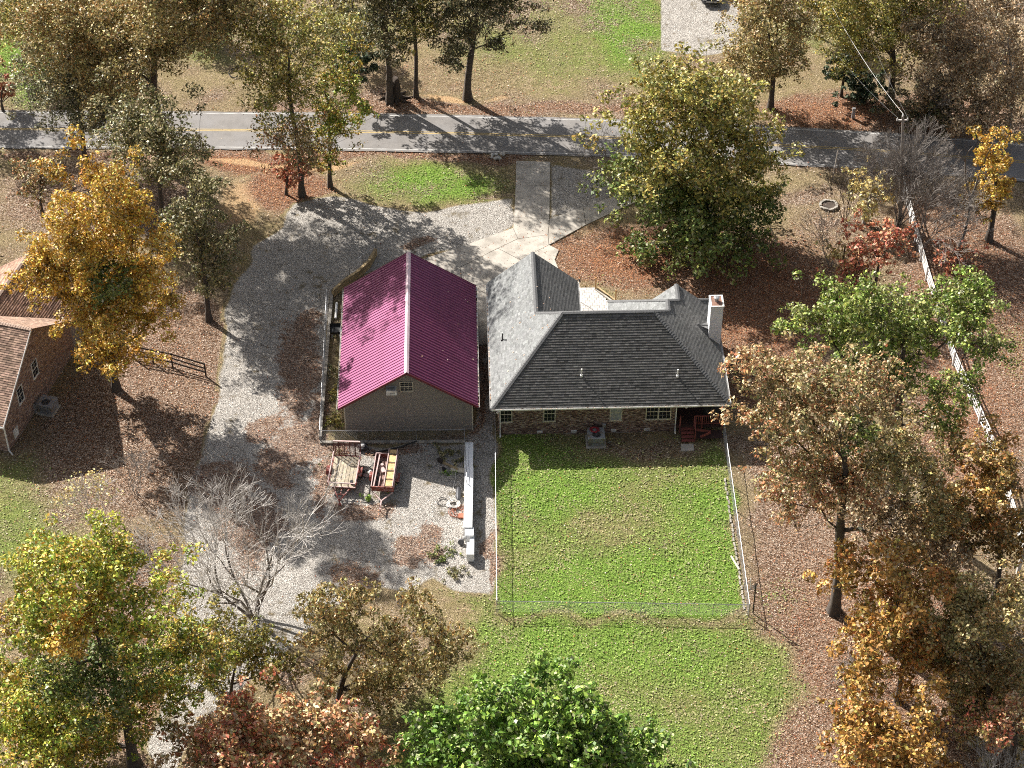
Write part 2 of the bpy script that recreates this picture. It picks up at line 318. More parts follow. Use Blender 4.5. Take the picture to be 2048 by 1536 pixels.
def cells(name, sel):
    """the ground sheet's cells where sel is true, as their own object"""
    idx = np.arange(NX*NY).reshape(NY, NX)
    q = np.stack([idx[:-1,:-1], idx[:-1,1:], idx[1:,1:], idx[1:,:-1]], -1)[sel]
    used, inv = np.unique(q.ravel(), return_inverse=True); n = len(q)
    me = bpy.data.meshes.new(name); co = np.stack([GX.ravel()[used], GY.ravel()[used], GZ.ravel()[used]], -1).astype(np.float32)
    me.vertices.add(len(used)); me.vertices.foreach_set('co', co.ravel()); me.loops.add(n*4); me.loops.foreach_set('vertex_index', inv.astype(np.int32).ravel())
    me.polygons.add(n); me.polygons.foreach_set('loop_start', np.arange(0, n*4, 4, dtype=np.int32)); me.update(calc_edges=True)
    me.polygons.foreach_set('use_smooth', np.ones(n, bool))
    for an, A in (('green', mg), ('gravel', mgr), ('litter', mli), ('redness', mrd), ('dirt', mdt)):
        a = me.attributes.new(an, 'FLOAT', 'POINT'); a.data.foreach_set('value', A.ravel()[used].astype(np.float32))
    return tag(link(name, me, GM), kind='structure')
def cm(A): return (A[:-1,:-1] + A[1:,1:] + A[:-1,1:] + A[1:,:-1]) / 4
cg, cgr, cX, cY = cm(mg), cm(mgr), cm(GX), cm(GY)
sg = cgr > .5; sfar = sg & (cY > 36); sdr = sg & ~sfar
slawn = (cg > .42) & ~sg
cells('gravel_driveway', sdr); cells('far_gravel_drive', sfar)
cells('back_lawn', slawn & (cY < -5.5) & (cX > -12)); cells('front_lawn', slawn & (cY > 0) & (cY < 29)); cells('far_lawn', slawn & (cY >= 34))
rest = ~(sg | (slawn & (((cY < -5.5) & (cX > -12)) | ((cY > 0) & (cY < 29)) | (cY >= 34))))
cells('ground', rest)

# road
top_px = [(-900,221),(-200,221),(0,222),(300,223),(600,225),(900,230),(1200,238),(1400,246),(1600,256),(1750,264),(1900,275),(2048,287),(2300,312),(3000,400)]
tp = [Vector((*G(x, y)[:2], 0)) for x, y in top_px]
def offs(pl, d):
    out = []
    for i, p in enumerate(pl):
        t = (pl[min(i+1, len(pl)-1)] - pl[max(i-1, 0)]).normalized(); out.append(p + Vector((t.y, -t.x, 0))*d)
    return out
def resample(pl, st=1.2):
    o = [pl[0]]
    for a, b in zip(pl, pl[1:]):
        n = max(1, int((b-a).length/st)); o += [a.lerp(b, k/n) for k in range(1, n+1)]
    return o
tp = resample(tp)
def strip(name, d0, d1, z, mt, parent=None, jag=0):
    A = offs(tp, d0); B = offs(tp, d1); mb = MB(); rr = random.Random(4)
    A = [(p.x, p.y + rr.uniform(-jag, jag), z) for p in A]; B = [(p.x, p.y + rr.uniform(-jag, jag), z) for p in B]
    for i in range(len(A)-1): mb.poly([B[i], B[i+1], A[i+1], A[i]])
    return mb.build(name, mt, parent)
road = tag(strip('road', -.06, 5.42, .012, M['asphalt'], jag=.05), kind='structure')
strip('edge_line', .18, .29, .017, M['lwhite'], road); strip('edge_line', 5.05, 5.16, .017, M['lwhite'], road)
strip('centre_line', 2.50, 2.60, .017, M['lyellow'], road); strip('centre_line', 2.72, 2.82, .017, M['lyellow'], road)

# concrete drive: separate poured slabs with open joints
drive = empty('concrete_driveway'); tag(drive, kind='structure')
def shrink(P, d=.025):
    c = P.mean(0); out = []
    n = len(P)
    for i in range(n):
        a, b, e = P[i-1], P[i], P[(i+1) % n]; u = (a-b)/np.linalg.norm(a-b); v = (e-b)/np.linalg.norm(e-b); s = u+v
        if np.linalg.norm(s) < 1e-3: s = c-b
        s = s/np.linalg.norm(s); s = s if s @ (c-b) > 0 else -s; out.append(b + s*d)
    return np.array(out)
def slab(px, parent, name='slab', z=.03, h=.10, mt='concrete'):
    P = shrink(gp(px)); mb = MB(); n = len(P)
    if sum(P[i][0]*P[(i+1)%n][1] - P[(i+1)%n][0]*P[i][1] for i in range(n)) < 0: P = P[::-1]
    mb.poly([(x, y, z) for x, y in P])
    for i in range(n): a, b = P[i], P[(i+1)%n]; mb.poly([(a[0],a[1],z-h),(b[0],b[1],z-h),(b[0],b[1],z),(a[0],a[1],z)])
    return mb.build(name, M[mt], parent)
for s in ([(1032,322),(1101,324),(1100,372),(1031,370)], [(1031,370),(1100,372),(1099,438),(1028,436)], [(1028,436),(1099,438),(1096,470),(1036,478),(1026,456)],
          [(1026,456),(1036,478),(996,497),(920,535),(850,517),(940,487)], [(850,517),(920,535),(880,560),(800,545),(790,525)], [(1036,478),(1096,470),(1098,490),(1040,520),(996,497)],
          [(996,497),(1040,520),(1066,548),(1000,566),(930,600),(920,535)], [(920,535),(930,600),(900,640),(800,600),(800,545),(880,560)],
          [(1098,490),(1118,500),(1110,520),(1120,545),(1066,548),(1040,520)], [(1099,438),(1166,414),(1172,450),(1098,490),(1096,470)], [(1166,414),(1232,392),(1240,418),(1172,450)], [(1232,392),(1300,368),(1306,390),(1240,418)],
          [(1000,566),(1066,548),(1120,545),(1130,640),(1000,640)], [(930,600),(1000,566),(1000,640),(940,660),(900,640)], [(940,660),(985,645),(985,690),(950,690)]):
    slab(s, drive)
M['apron'] = M['concrete']

# ------------------------------------------------------------------ roof, wall and window builders
def shingles(name, plane, poly, parent, base, var, row=.145, wd=.30, th=.022, seed=1):
    """plane: (origin, u along the eave, v horizontal uphill, z0, slope); poly in (u,v) metres"""
    rg = np.random.default_rng(seed); O, u, v, z0, sl = plane; u = np.array(u); v = np.array(v); O = np.array(O)
    P = np.array(poly, float); cs = 1/math.sqrt(1+sl*sl); dv = row*cs; V = []; k = 0
    vmin, vmax = P[:,1].min(), P[:,1].max(); nv = int((vmax-vmin)/dv)+1
    for k in range(nv):
        a = vmin + k*dv; mid = min(a + dv*.5, vmax-1e-4); xs = []
        for i in range(len(P)):
            p, q = P[i], P[(i+1)%len(P)]
            if (p[1] > mid) != (q[1] > mid): xs.append(p[0] + (q[0]-p[0])*(mid-p[1])/(q[1]-p[1]))
        xs.sort()
        for x0, x1 in zip(xs[::2], xs[1::2]):
            x = x0 - rg.uniform(0, wd)
            while x < x1:
                w_ = wd*rg.uniform(.85, 1.12); l = max(x, x0); r = min(x+w_, x1)
                if r-l > .02:
                    t = th*rg.uniform(.85, 1.2); hi = min(a+dv*1.02, vmax)
                    def pt(uu, vv, lift): q = O + u*uu + v*vv; return (q[0], q[1], z0 + sl*vv + lift)
                    V.append([pt(l+.004,a,t), pt(r-.004,a,t), pt(r-.004,hi,.002), pt(l+.004,hi,.002)])
                    V.append([pt(l+.004,a,-.01), pt(r-.004,a,-.01), pt(r-.004,a,t), pt(l+.004,a,t)])
                x += w_
    V = np.array(V); n = len(V)//2; b = np.array(base)
    c = b*(1 + rg.normal(0, var, (n,1))).clip(.55, 1.5) * (1 + rg.normal(0, var*.04, (n,3)))
    c = np.repeat(c, 2, 0); c[1::2] *= .45  # butt faces tinted darker: the shadow line of each course put into colour
    me = quads_mesh(name, V, c); o = link(name, me, M['shingle'], parent); o['kind'] = 'stuff'; return o
def deck_poly(name, pts3, th, mt, parent):
    mb = MB(); n = len(pts3); lo = [(x, y, z-th) for x, y, z in pts3]
    mb.poly(pts3); mb.poly(lo[::-1])
    for i in range(n): mb.poly([lo[i], lo[(i+1)%n], pts3[(i+1)%n], pts3[i]])
    return mb.build(name, mt, parent)
def bricks(name, o, ux, W_, topf, parent, nrm, seed=1, holes=(), z0=0.0, cols=None):
    """running bond on a wall from o along ux, width W_, top height given by topf(t)"""
    rg = np.random.default_rng(seed); V = []; C = []; bl, bh, j = .194, .057, .010; o = np.array(o); ux = np.array(ux); nrm = np.array(nrm)
    pal = np.array(cols or [(.30,.20,.14),(.22,.13,.09),(.36,.27,.20),(.15,.09,.065),(.40,.32,.25),(.27,.16,.11)])
    zt = max(topf(t) for t in np.linspace(0, W_, 40)); r = 0; z = z0
    while z < zt:
        t = -(bl+j)/2 if r % 2 else 0
        while t < W_:
            a, b = max(t, 0), min(t+bl, W_); mid = (a+b)/2
            if b-a > .03 and z+bh < topf(mid) and not any(h[0] < mid < h[1] and h[2] < z+bh/2 < h[3] for h in holes):
                pr = .012 + rg.uniform(0, .008); c = pal[rg.integers(len(pal))]*rg.uniform(.75, 1.2)
                def p(tt, zz, d): q = o + ux*tt + nrm*d; return (q[0], q[1], zz)
                V.append([p(a,z,pr), p(b,z,pr), p(b,z+bh,pr), p(a,z+bh,pr)]); V.append([p(a,z+bh,pr), p(b,z+bh,pr), p(b,z+bh,0), p(a,z+bh,0)])
                V.append([p(a,z,0), p(a,z,pr), p(a,z+bh,pr), p(a,z+bh,0)]); V.append([p(b,z,pr), p(b,z,0), p(b,z+bh,0), p(b,z+bh,pr)]); C += [c]*4
            t += bl+j
        z += bh+j; r += 1
    for h in holes:                                   # soldier course below each opening
        if len(h) > 4:
            t = h[0]-.05
            while t < h[1]+.02:
                def p(tt, zz, d): q = o + ux*tt + nrm*d; return (q[0], q[1], zz)
                a, b, z, pr = t, t+.058, h[2], .035; c = pal[rg.integers(len(pal))]*rg.uniform(.8, 1.2); zz = z+.13
                V.append([p(a,z,pr), p(b,z,pr), p(b,zz,pr), p(a,zz,pr)]); V.append([p(a,zz,pr), p(b,zz,pr), p(b,zz,-.05), p(a,zz,-.05)]); C += [c]*2; t += .068
    me = quads_mesh(name, np.array(V), np.array(C)); ob = link(name, me, M['brick'], parent); ob['kind'] = 'stuff'; return ob
def window(parent, x0, x1, z0, z1, y, face=-1, grid=(3, 2), pane='glass', upper=None, MX=None, trim='trim'):
    """a sash window in the plane y, its outside towards face*y"""
    T = MX or Matrix.Identity(4); f = face; fw = .055
    def bx(mb, a, b, c, d, e, g): mb.box(a, b, min(c, d), max(c, d), e, g, T)
    mb = MB(); d0, d1 = y, y+f*.05
    bx(mb, x0, x1, d0, d1, z1-fw, z1); bx(mb, x0, x1, d0, d1, z0, z0+fw); bx(mb, x0, x0+fw, d0, d1, z0+fw, z1-fw); bx(mb, x1-fw, x1, d0, d1, z0+fw, z1-fw)
    zm = (z0+z1)/2; bx(mb, x0+fw, x1-fw, d0, d1-f*.004, zm-.03, zm+.03)
    fr = mb.build('window', M[trim], parent)
    for k, (a, b) in enumerate(((z0+fw, zm-.03), (zm+.03, z1-fw))):
        pm = pane if k == 0 else (upper or pane)
        mb = MB(); bx(mb, x0+fw, x1-fw, y+f*.003, y+f*.012, a, b); mb.build('pane', M[pm], fr)
        if grid and pm == 'glass':
            mb = MB()
            for i in range(1, grid[0]): xx = x0+fw + (x1-x0-2*fw)*i/grid[0]; bx(mb, xx-.008, xx+.008, y+f*.012, y+f*.02, a, b)
            for i in range(1, grid[1]): zz = a + (b-a)*i/grid[1]; bx(mb, x0+fw, x1-fw, y+f*.013, y+f*.019, zz-.008, zz+.008)
            mb.build('muntin', M[trim], fr)
    mb = MB(); bx(mb, x0-.03, x1+.03, y+f*.002, y+f*.09, z0-.04, z0-.002); mb.build('sill', M[trim], fr)
    return fr
def gutter(parent, a, b, mt, out):
    a = Vector(a); b = Vector(b); o = Vector(out).normalized(); mb = MB(); L = b-a
    for q, wd, h, dz in ((.0, .012, .12, -.06), (.105, .012, .12, -.06), (.0525, .105, .012, -.114)):
        mb.bar(a + o*q + Vector((0,0,dz)), b + o*q + Vector((0,0,dz)), wd if q != .0525 else .105, h if q != .0525 else .012)
    return mb.build('gutter', M[mt], parent)
def ridge_caps(parent, a, b, mt='ridgecap', sl=.85, step=.2, wd=.16):
    a = Vector(a); b = Vector(b); d = b-a; L = d.length; n = max(1, int(L/step)); d.normalize(); h = Vector((d.x, d.y, 0)).normalized(); s = Vector((h.y, -h.x, 0))
    mb = MB()
    for i in range(n):
        p = a + d*(i*L/n); q = a + d*((i+1.05)*L/n); up = Vector((0,0,.05 if i else .05)); up2 = Vector((0,0,.028)); dr = Vector((0,0,-wd*sl*.55))
        for k in (1, -1):
            pts = [p+up, q+up2, q+up2+s*k*wd+dr, p+up+s*k*wd+dr]
            mb.poly(pts if k < 0 else pts[::-1])
        mb.poly([p+up+s*wd+dr, p+up, p+up-s*wd+dr, p-s*wd+dr-Vector((0,0,.02)), p+s*wd+dr-Vector((0,0,.02))])
    o = mb.build('ridge_cap', M[mt], parent); return o

# ------------------------------------------------------------------ BRICK HOUSE with the grey shingle roof
HR = R(1.7); H0 = G(983, 818, 3.1); house = empty('brick_house', (H0[0], H0[1], 0), HR, 'brick ranch house with dark grey shingle roof, brown brick rear wall and white chimney', 'house')
ca, sa = math.cos(HR), math.sin(HR)
def hw(x, y, z=0): return (H0[0] + x*ca - y*sa, H0[1] + x*sa + y*ca, z)
def hx(px, py, yl):                                   # sight line met with the house plane y=yl -> local (x, z)
    d = ray(px, py); o = C0 - np.array([H0[0], H0[1], 0]); n = np.array([-sa, ca, 0]); t = (yl - o @ n)/(d @ n); p = o + t*d
    return float(p @ np.array([ca, sa, 0])), float(p[2])
E, S = 3.1, .85
def zL(x, y): return E + S*x
def zB(x, y): return E + S*y
def zF(x, y): return E + S*(10.5-y)
def zWr(x, y): return E + S*(6.9-x)
def zR(x, y): return E + S*(17.1-x)
def zH(x, y): return E + S*(x-9.04)
def zF2(x, y): return E + S*(11.6-y)
def zG1(x, y): return E + S*(x-10.9)
PL = [  # slope colours carry the sunlight: sun-facing slopes paler, rear slope darkest
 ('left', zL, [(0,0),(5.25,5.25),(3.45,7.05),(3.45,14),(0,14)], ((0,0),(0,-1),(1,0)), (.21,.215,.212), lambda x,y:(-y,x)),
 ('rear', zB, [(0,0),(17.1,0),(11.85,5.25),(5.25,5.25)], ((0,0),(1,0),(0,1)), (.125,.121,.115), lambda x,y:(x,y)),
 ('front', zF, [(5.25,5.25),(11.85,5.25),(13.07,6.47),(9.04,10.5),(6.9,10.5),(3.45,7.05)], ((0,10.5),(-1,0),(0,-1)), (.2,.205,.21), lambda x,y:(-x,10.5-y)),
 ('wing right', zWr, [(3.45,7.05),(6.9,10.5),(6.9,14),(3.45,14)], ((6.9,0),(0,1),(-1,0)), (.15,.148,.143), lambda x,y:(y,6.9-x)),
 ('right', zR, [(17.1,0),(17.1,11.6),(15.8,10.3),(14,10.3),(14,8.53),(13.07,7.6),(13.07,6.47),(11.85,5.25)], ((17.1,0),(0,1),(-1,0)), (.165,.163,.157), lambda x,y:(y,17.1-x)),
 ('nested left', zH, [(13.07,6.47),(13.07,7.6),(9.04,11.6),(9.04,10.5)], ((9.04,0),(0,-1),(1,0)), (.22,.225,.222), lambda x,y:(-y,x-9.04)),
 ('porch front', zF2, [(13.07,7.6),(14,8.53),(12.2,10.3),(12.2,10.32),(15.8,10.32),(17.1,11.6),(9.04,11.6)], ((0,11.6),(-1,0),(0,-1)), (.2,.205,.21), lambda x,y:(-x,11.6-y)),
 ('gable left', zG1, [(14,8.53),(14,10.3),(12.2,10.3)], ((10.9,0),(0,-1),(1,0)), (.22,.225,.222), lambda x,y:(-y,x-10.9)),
]
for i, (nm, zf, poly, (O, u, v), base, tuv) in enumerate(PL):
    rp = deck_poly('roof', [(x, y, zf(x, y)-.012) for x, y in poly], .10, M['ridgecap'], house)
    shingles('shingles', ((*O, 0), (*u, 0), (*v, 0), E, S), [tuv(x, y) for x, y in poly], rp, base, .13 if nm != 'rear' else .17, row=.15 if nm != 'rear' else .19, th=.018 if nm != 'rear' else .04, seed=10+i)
zr = E + S*5.25
for a, b in (((5.25,5.25,zr),(11.85,5.25,zr)), ((0,0,E),(5.25,5.25,zr)), ((17.1,0,E),(11.85,5.25,zr)), ((3.45,7.05,E+S*3.45),(5.25,5.25,zr)), ((3.45,14,E+S*3.45),(3.45,7.05,E+S*3.45)),
             ((13.07,6.47,E+S*4.03),(11.85,5.25,zr)), ((13.07,7.6,E+S*4.03),(13.07,6.47,E+S*4.03)), ((14,10.3,E+S*3.1),(14,8.53,E+S*3.1)), ((14,8.53,E+S*3.1),(13.07,7.6,E+S*4.03)), ((9.04,11.6,E),(13.07,7.6,E+S*4.03)), ((17.1,11.6,E),(15.8,10.3,E+S*1.3))):
    ridge_caps(house, a, b)
HB = [(.5,.55),(13.3,.55),(13.3,3.5),(16.6,3.5),(16.6,11.0),(9.6,11.0),(9.6,9.9),(6.4,9.9),(6.4,13.5),(.5,13.5)]
rear_h = []
wins = [(1000.3,1024.4,844.2),(1086.7,1110.6,842.3),(1219,1243.7,840.5)]
WN = []
for x0, x1, ys in wins:
    a, z = hx(x0, ys, .55); b, _ = hx(x1, ys, .55); WN.append((a, b, z, z+1.56))
a, z = hx(1290.8, 838.5, .55); b, _ = hx(1341, 838.5, .55); WN.append((a, b, z, z+1.56))
mb = MB()
for i in range(len(HB)):
    a, b = HB[i], HB[(i+1) % len(HB)]; mb.poly([(*a, -.1), (*b, -.1), (*b, 3.02), (*a, 3.02)])
mb.poly([(x, y, 3.02) for x, y in HB]); mb.build('wall', M['mortar'], house)
holes = [(q[0]-.5, q[1]-.5, q[2]-.14, q[3], 1) for q in WN]
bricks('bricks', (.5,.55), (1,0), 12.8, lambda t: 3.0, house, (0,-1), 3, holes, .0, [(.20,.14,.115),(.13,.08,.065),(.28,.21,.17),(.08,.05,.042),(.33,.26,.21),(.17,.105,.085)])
bricks('bricks', (.5,13.5), (0,-1), 12.95, lambda t: 3.0, house, (-1,0), 4); bricks('bricks', (13.3,.55), (0,1), 2.95, lambda t: 3.0, house, (1,0), 6)
bricks('bricks', (16.6,3.5), (-1,0), 3.3, lambda t: 3.0, house, (0,-1), 7)
for i, q in enumerate(WN[:2]): window(house, q[0], q[1], q[2], q[3], .55-.0, upper='glass')
window(house, *WN[2][:2], WN[2][2], WN[2][3], .55, pane='blind', upper='blind')
mid = (WN[3][0]+WN[3][1])/2; window(house, WN[3][0], mid-.0, WN[3][2], WN[3][3], .55); window(house, mid+.004, WN[3][1], WN[3][2], WN[3][3], .55)
for x0, x1, yy in ((1074,1084.8,863),(1142,1153,861.8),(1221.9,1232.4,860),(1288,1299,858)):
    a, z = hx(x0, yy, .55); b, _ = hx(x1, yy, .55); v = MB().box(a, b, .47, .54, z-.10, z+.10).build('crawl_vent', M['white'], house)
    mbv = MB()
    for k in range(3): mbv.box(a+.02, b-.02, .462, .469, z-.07+k*.055, z-.045+k*.055)
    mbv.build('louvre', M['grey'], v)
# wing gable and small gable faces
mb = MB(); mb.poly([(.5,13.5,3.02),(6.4,13.5,3.02),(3.45,13.5,E+S*3.0)]); mb.build('gable', M['whitep'], house); mb = MB(); mb.poly([(12.2,10.28,zG1(12.2,0)-.1),(15.8,10.28,zR(15.8,0)-.1),(14,10.28,E+S*3.1-.1)]); mb.build('gable', M['whitep'], house)
mb = MB(); mb.box(0.02,17.08,.02,.6,2.98,3.0); mb.box(13.3,17.08,.6,3.5,2.98,3.0); mb.box(.02,.5,.6,13.98,2.975,2.995); mb.build('soffit', M['white'], house)
gutter(house, (0,0,E), (17.1,0,E), 'white', (0,-1,0)); gutter(house, (0,0,E), (0,14,E), 'white', (-1,0,0)); gutter(house, (17.1,11.6,E), (17.1,0,E), 'white', (1,0,0)); gutter(house, (6.9,14,E), (6.9,10.5,E), 'white', (1,0,0))
def downspout(parent, x, y0, y1, ztop=3.0, mt='white'):
    mb = MB(); mb.bar((x, y0, ztop), (x, y1, ztop-.35), .09, .07); mb.bar((x, y1, ztop-.33), (x, y1, .18), .09, .07); mb.bar((x, y1+.02, .2), (x, y1-.3, .06), .09, .07); return mb.build('downspout', M[mt], parent)
downspout(house, .62, -.03, .47); x_, _ = hx(1350.6, 850, .45); downspout(house, x_, -.03, .47); downspout(house, 17.0, .0, .1) if 0 else None
x_, z_ = hx(1208, 850, .5); bevel(MB().box(x_-.13, x_+.13, .36, .53, z_-.17, z_+.17).build('electrical_box', M['grey'], house))
mb = MB(); x_, z_ = hx(998, 823, .4); mb.box(x_-.12, x_+.12, .36, .52, z_-.06, z_+.08); mb.lathe([(.05,0),(.10,.14)], (x_-.1, .3, z_-.12), 8); mb.build('flood_light', M['white'], house)
x_, z_ = hx(1371, 823, .6); mb = MB(); mb.box(x_-.05, x_+.05, .6, .7, 2.55, 2.98); mb.lathe([(.05,.16),(.12,.0)], (x_+.03, .55, 2.35), 10); mb.build('flood_light', M['white'], house)
# plumbing stacks on the roof
for px, py, t in ((1163,750,'rear'),(1355,752,'rear'),(1005,680,'left')):
    zz = 4.5
    for _ in range(20):
        g = G(px, py, zz) - np.array([H0[0], H0[1], 0]); lx, ly = g @ np.array([ca,sa,0]), g @ np.array([-sa,ca,0]); zz = (zB if t == 'rear' else zL)(lx, ly)
    MB().lathe([(.14,-.1),(.10,.06),(.045,.09),(.055,.62)], (lx, ly, zz), 10).build('vent_pipe', M['white' if t == 'rear' else 'black'], house)
# chimney
ch = MB().box(16.15, 17.02, 6.35, 7.5, 0, 6.85).build('chimney', M['whitep'], house)
for k in range(22):
    z0 = 3.0+k*.172; mb = MB()
    for (a, b) in (((16.13,6.33),(17.04,6.33)),): mb.poly([(a[0],a[1]-.018,z0),(b[0],b[1]-.018,z0),(b[0],b[1],z0+.165),(a[0],a[1],z0+.165)]); mb.poly([(a[0],a[1],z0),(b[0],b[1],z0),(b[0],b[1]-.018,z0),(a[0],a[1]-.018,z0)])
    mb.poly([(16.13-.018,7.52,z0),(16.13-.018,6.33,z0),(16.13,6.33,z0+.165),(16.13,7.52,z0+.165)]); mb.poly([(17.04+.018,6.33,z0),(17.04+.018,7.52,z0),(17.04,7.52,z0+.165),(17.04,6.33,z0+.165)])
    mb.build('siding_board', M['whitep'], ch)
mb = MB()
for a in ((16.08,16.2,6.28,7.57),(16.97,17.09,6.28,7.57),(16.2,16.97,6.28,6.36),(16.2,16.97,7.49,7.57)): mb.box(*a, 6.83, 6.93)
mb.build('cap_trim', M['white'], ch); MB().box(16.2,16.97,6.36,7.49,6.80,6.89).build('chimney_cap', M['chimcap'], ch)
MB().lathe([(.15,0),(.15,.22),(.2,.24),(.2,.34),(.22,.36),(.12,.40)], (16.58,6.95,6.88), 14).build('flue', M['galv'], ch)
mb = MB(); mb.poly([(16.13,6.5,4.55),(16.13,7.3,4.55),(15.4,6.9,4.62)]); mb.poly([(16.13,6.2,3.9),(16.13,6.9,4.62),(15.2,6.9,4.70)]); mb.poly([(16.13,6.9,4.62),(16.13,7.6,3.9),(15.2,6.9,4.70)]); mb.build('cricket', M['ridgecap'], ch)
# rear porch: deck, steps and rails
dk = empty('porch_deck', (0,0,0)); dk.parent = house; dk.name = 'deck'
for k in range(24):
    y = .36 + k*.131; MB().box(13.36, 16.75, y, y+.125, .70, .735).build('deck_board', M['deckfloor'], dk)
mb = MB(); mb.box(13.36,16.78,.32,.355,.5,.70); mb.box(16.75,16.78,.36,3.5,.5,.70); mb.build('skirt', M['deckfloor'], dk)
sx0, _ = hx(1361, 870, 0.1); sx1, _ = hx(1386, 870, .1)
for k in range(4):
    z = .56 - k*.145; y1 = .30 - k*.24
    MB().box(sx0, sx1, y1-.27, y1, z-.04, z).build('stair_tread', M['deckred'], dk)
mb = MB()
for x in (sx0-.04, sx1+.005): mb.poly([(x,.32,.7),(x,.32,.42),(x,-.62,-.0),(x,-.68,.10)]); mb.poly([(x+.035,.32,.7),(x+.035,-.68,.10),(x+.035,-.62,0),(x+.035,.32,.42)]); mb.poly([(x,.32,.7),(x,-.68,.1),(x+.035,-.68,.1),(x+.035,.32,.7)])
mb.build('stringer', M['deckfloor'], dk)
for x, y in ((sx1+.05,.33),(15.25,.33),(16.72,.33),(16.72,1.9),(16.72,3.4),(sx1+.05,-.60),(sx0-.06,.33)):
    h = 1.65 if y > 0 else 1.05
    MB().box(x-.045, x+.045, y-.045, y+.045, 0, h if y < .2 or x < 16 else 2.98).build('post', M['deckred'], dk)
mb = MB(); mb.box(sx1, 16.74, .27, .36, 1.66, 1.70); mb.box(sx1, 16.74, .30, .335, .86, .90); mb.box(16.69, 16.78, .36, 3.45, 1.66, 1.70); mb.bar((sx1+.05,.33,1.62),(sx1+.05,-.62,1.0),.09,.04); mb.build('hand_rail', M['deckred'], dk)
x = sx1 + .18
while x < 16.7: MB().box(x-.018, x+.018, .302, .335, .90, 1.66).build('baluster', M['deckred'], dk); x += .145
lp = MB().box(sx1+.08, 16.7, -.62, .25, .28, .32).build('low_landing', M['deckfloor'], dk)
MB().bar((sx1+.2,-.1,.72),(15.85,-.28,.62),.05,.22).build('brace_board', M['deckred'], dk); MB().bar((15.85,-.3,.60),(sx1+.45,-.55,.42),.05,.22).build('brace_board', M['deckred'], dk)
MB().box(13.9, 14.8, 3.44, 3.49, .74, 2.75).build('door', M['darkmetal'], house)
def at_house(o): o.location = hw(*o.location); o.rotation_euler.z += HR; return o
# grill under its cover, standing on the deck
gc = MB().lathe([(.42,0),(.48,.35),(.52,.75),(.48,1.0),(.30,1.15),(.05,1.19)], (0,0,0), 14, Matrix.Diagonal((1.15,.75,1,1))).build('covered_grill', M['cover'], smooth=True); gc.location = hw(15.95, 1.15, .737); gc.rotation_euler.z = HR
tag(gc, 'barbecue grill under a charcoal cover on the red rear porch', 'grill')
# stepping slab
pd = slab([(1361,889),(1387,888),(1389,902),(1362,903)], None, 'stepping_slab', .06, .1); tag(pd, 'pale square concrete slab at the foot of the red porch steps', 'slab')

# package unit and hose
def package_unit(name, W_, D_, Hh, label):
    o = empty(name, label=label, cat='air conditioner')
    MB().box(-W_/2-.1, W_/2+.1, -D_/2-.1, D_/2+.1, -.02, .09).build('pad', M['concrete'], o)
    bevel(MB().box(-W_/2, W_/2, -D_/2, D_/2, .09, Hh).build('cabinet', M['grey'], o), .015)
    mb = MB()
    for f in (-1, 1):
        n = 16
        for k in range(n): x = -W_/2+.06 + k*(W_-.12)/(n-1); y = f*(D_/2+.008); mb.box(x-.012, x+.012, y-.007, y+.007, .18, Hh-.15)
    for z in (.42, Hh-.13): mb.box(-W_/2+.04, W_/2-.04, -D_/2-.018, -D_/2-.016, z, z+.02)
    mb.build('coil_guard', M['darkgrey'], o)
    r = .31; MB().lathe([(r,0),(r,.012)], (.02,-D_/2+.4,Hh), 24).build('fan_opening', M['black'], o)
    mb = MB()
    for q in (.08,.15,.22,.29): mb.tube([(.02+q*math.cos(t*math.pi/12), -D_/2+.4+q*math.sin(t*math.pi/12), Hh+.03) for t in range(25)], .005, 4, False)
    for t in range(6): mb.tube([(.02+.05*math.cos(t*1.047), -D_/2+.4+.05*math.sin(t*1.047), Hh+.03), (.02+.31*math.cos(t*1.047), -D_/2+.4+.31*math.sin(t*1.047), Hh+.03)], .005, 4)
    mb.build('fan_guard', M['galv'], o); MB().lathe([(.09,0),(.09,.04)], (.02,-D_/2+.4,Hh+.012), 12).build('fan_motor', M['darkgrey'], o)
    return o
u1 = package_unit('package_unit', 1.25, 1.15, .92, 'grey package air conditioning unit against the brick rear wall with a red hose on top')
p = G(1192, 896); u1.location = (p[0], p[1]+.62, 0); u1.rotation_euler.z = HR
def coil(name, c, rs, n, mt, th=.014, h=.02, seed=0, wob_=.05, label=None, cat='hose'):
    rg = random.Random(seed); pts = []
    for k in range(n*18):
        t = k/18*2*math.pi; r = rs[0] + (rs[1]-rs[0])*(.5+.5*math.sin(k*.37+seed)); pts.append((c[0]+r*math.cos(t)+rg.uniform(-1,1)*wob_*.3+wob_*math.sin(t*.31), c[1]+r*.95*math.sin(t)+wob_*math.cos(t*.23), c[2]+.01+h*k/(n*18)+rg.uniform(0,.01)))
    o = MB().tube(pts, th, 5).build(name, M[mt], smooth=True); return tag(o, label, cat)
coil('garden_hose', (p[0]-.10, p[1]+.62+.33, .94), (.18,.34), 7, 'redhose', .016, .07, 2, .04, 'coiled red garden hose lying on top of the grey package unit')
mb = MB()
for k in range(2): mb.bar((p[0]+.80+k*.15, p[1]+.5, 0), (p[0]+.95+k*.15, p[1]+.1, .55), .03)
mb.bar((p[0]+.80, p[1]+.45, .08), (p[0]+.98, p[1]+.45, .12), .03); mb.bar((p[0]+.93, p[1]+.12, .5), (p[0]+1.12, p[1]+.12, .5), .03)
tag(mb.build('metal_stand', M['galv']), 'small pale metal stand on the grass beside the grey package unit', 'stand')
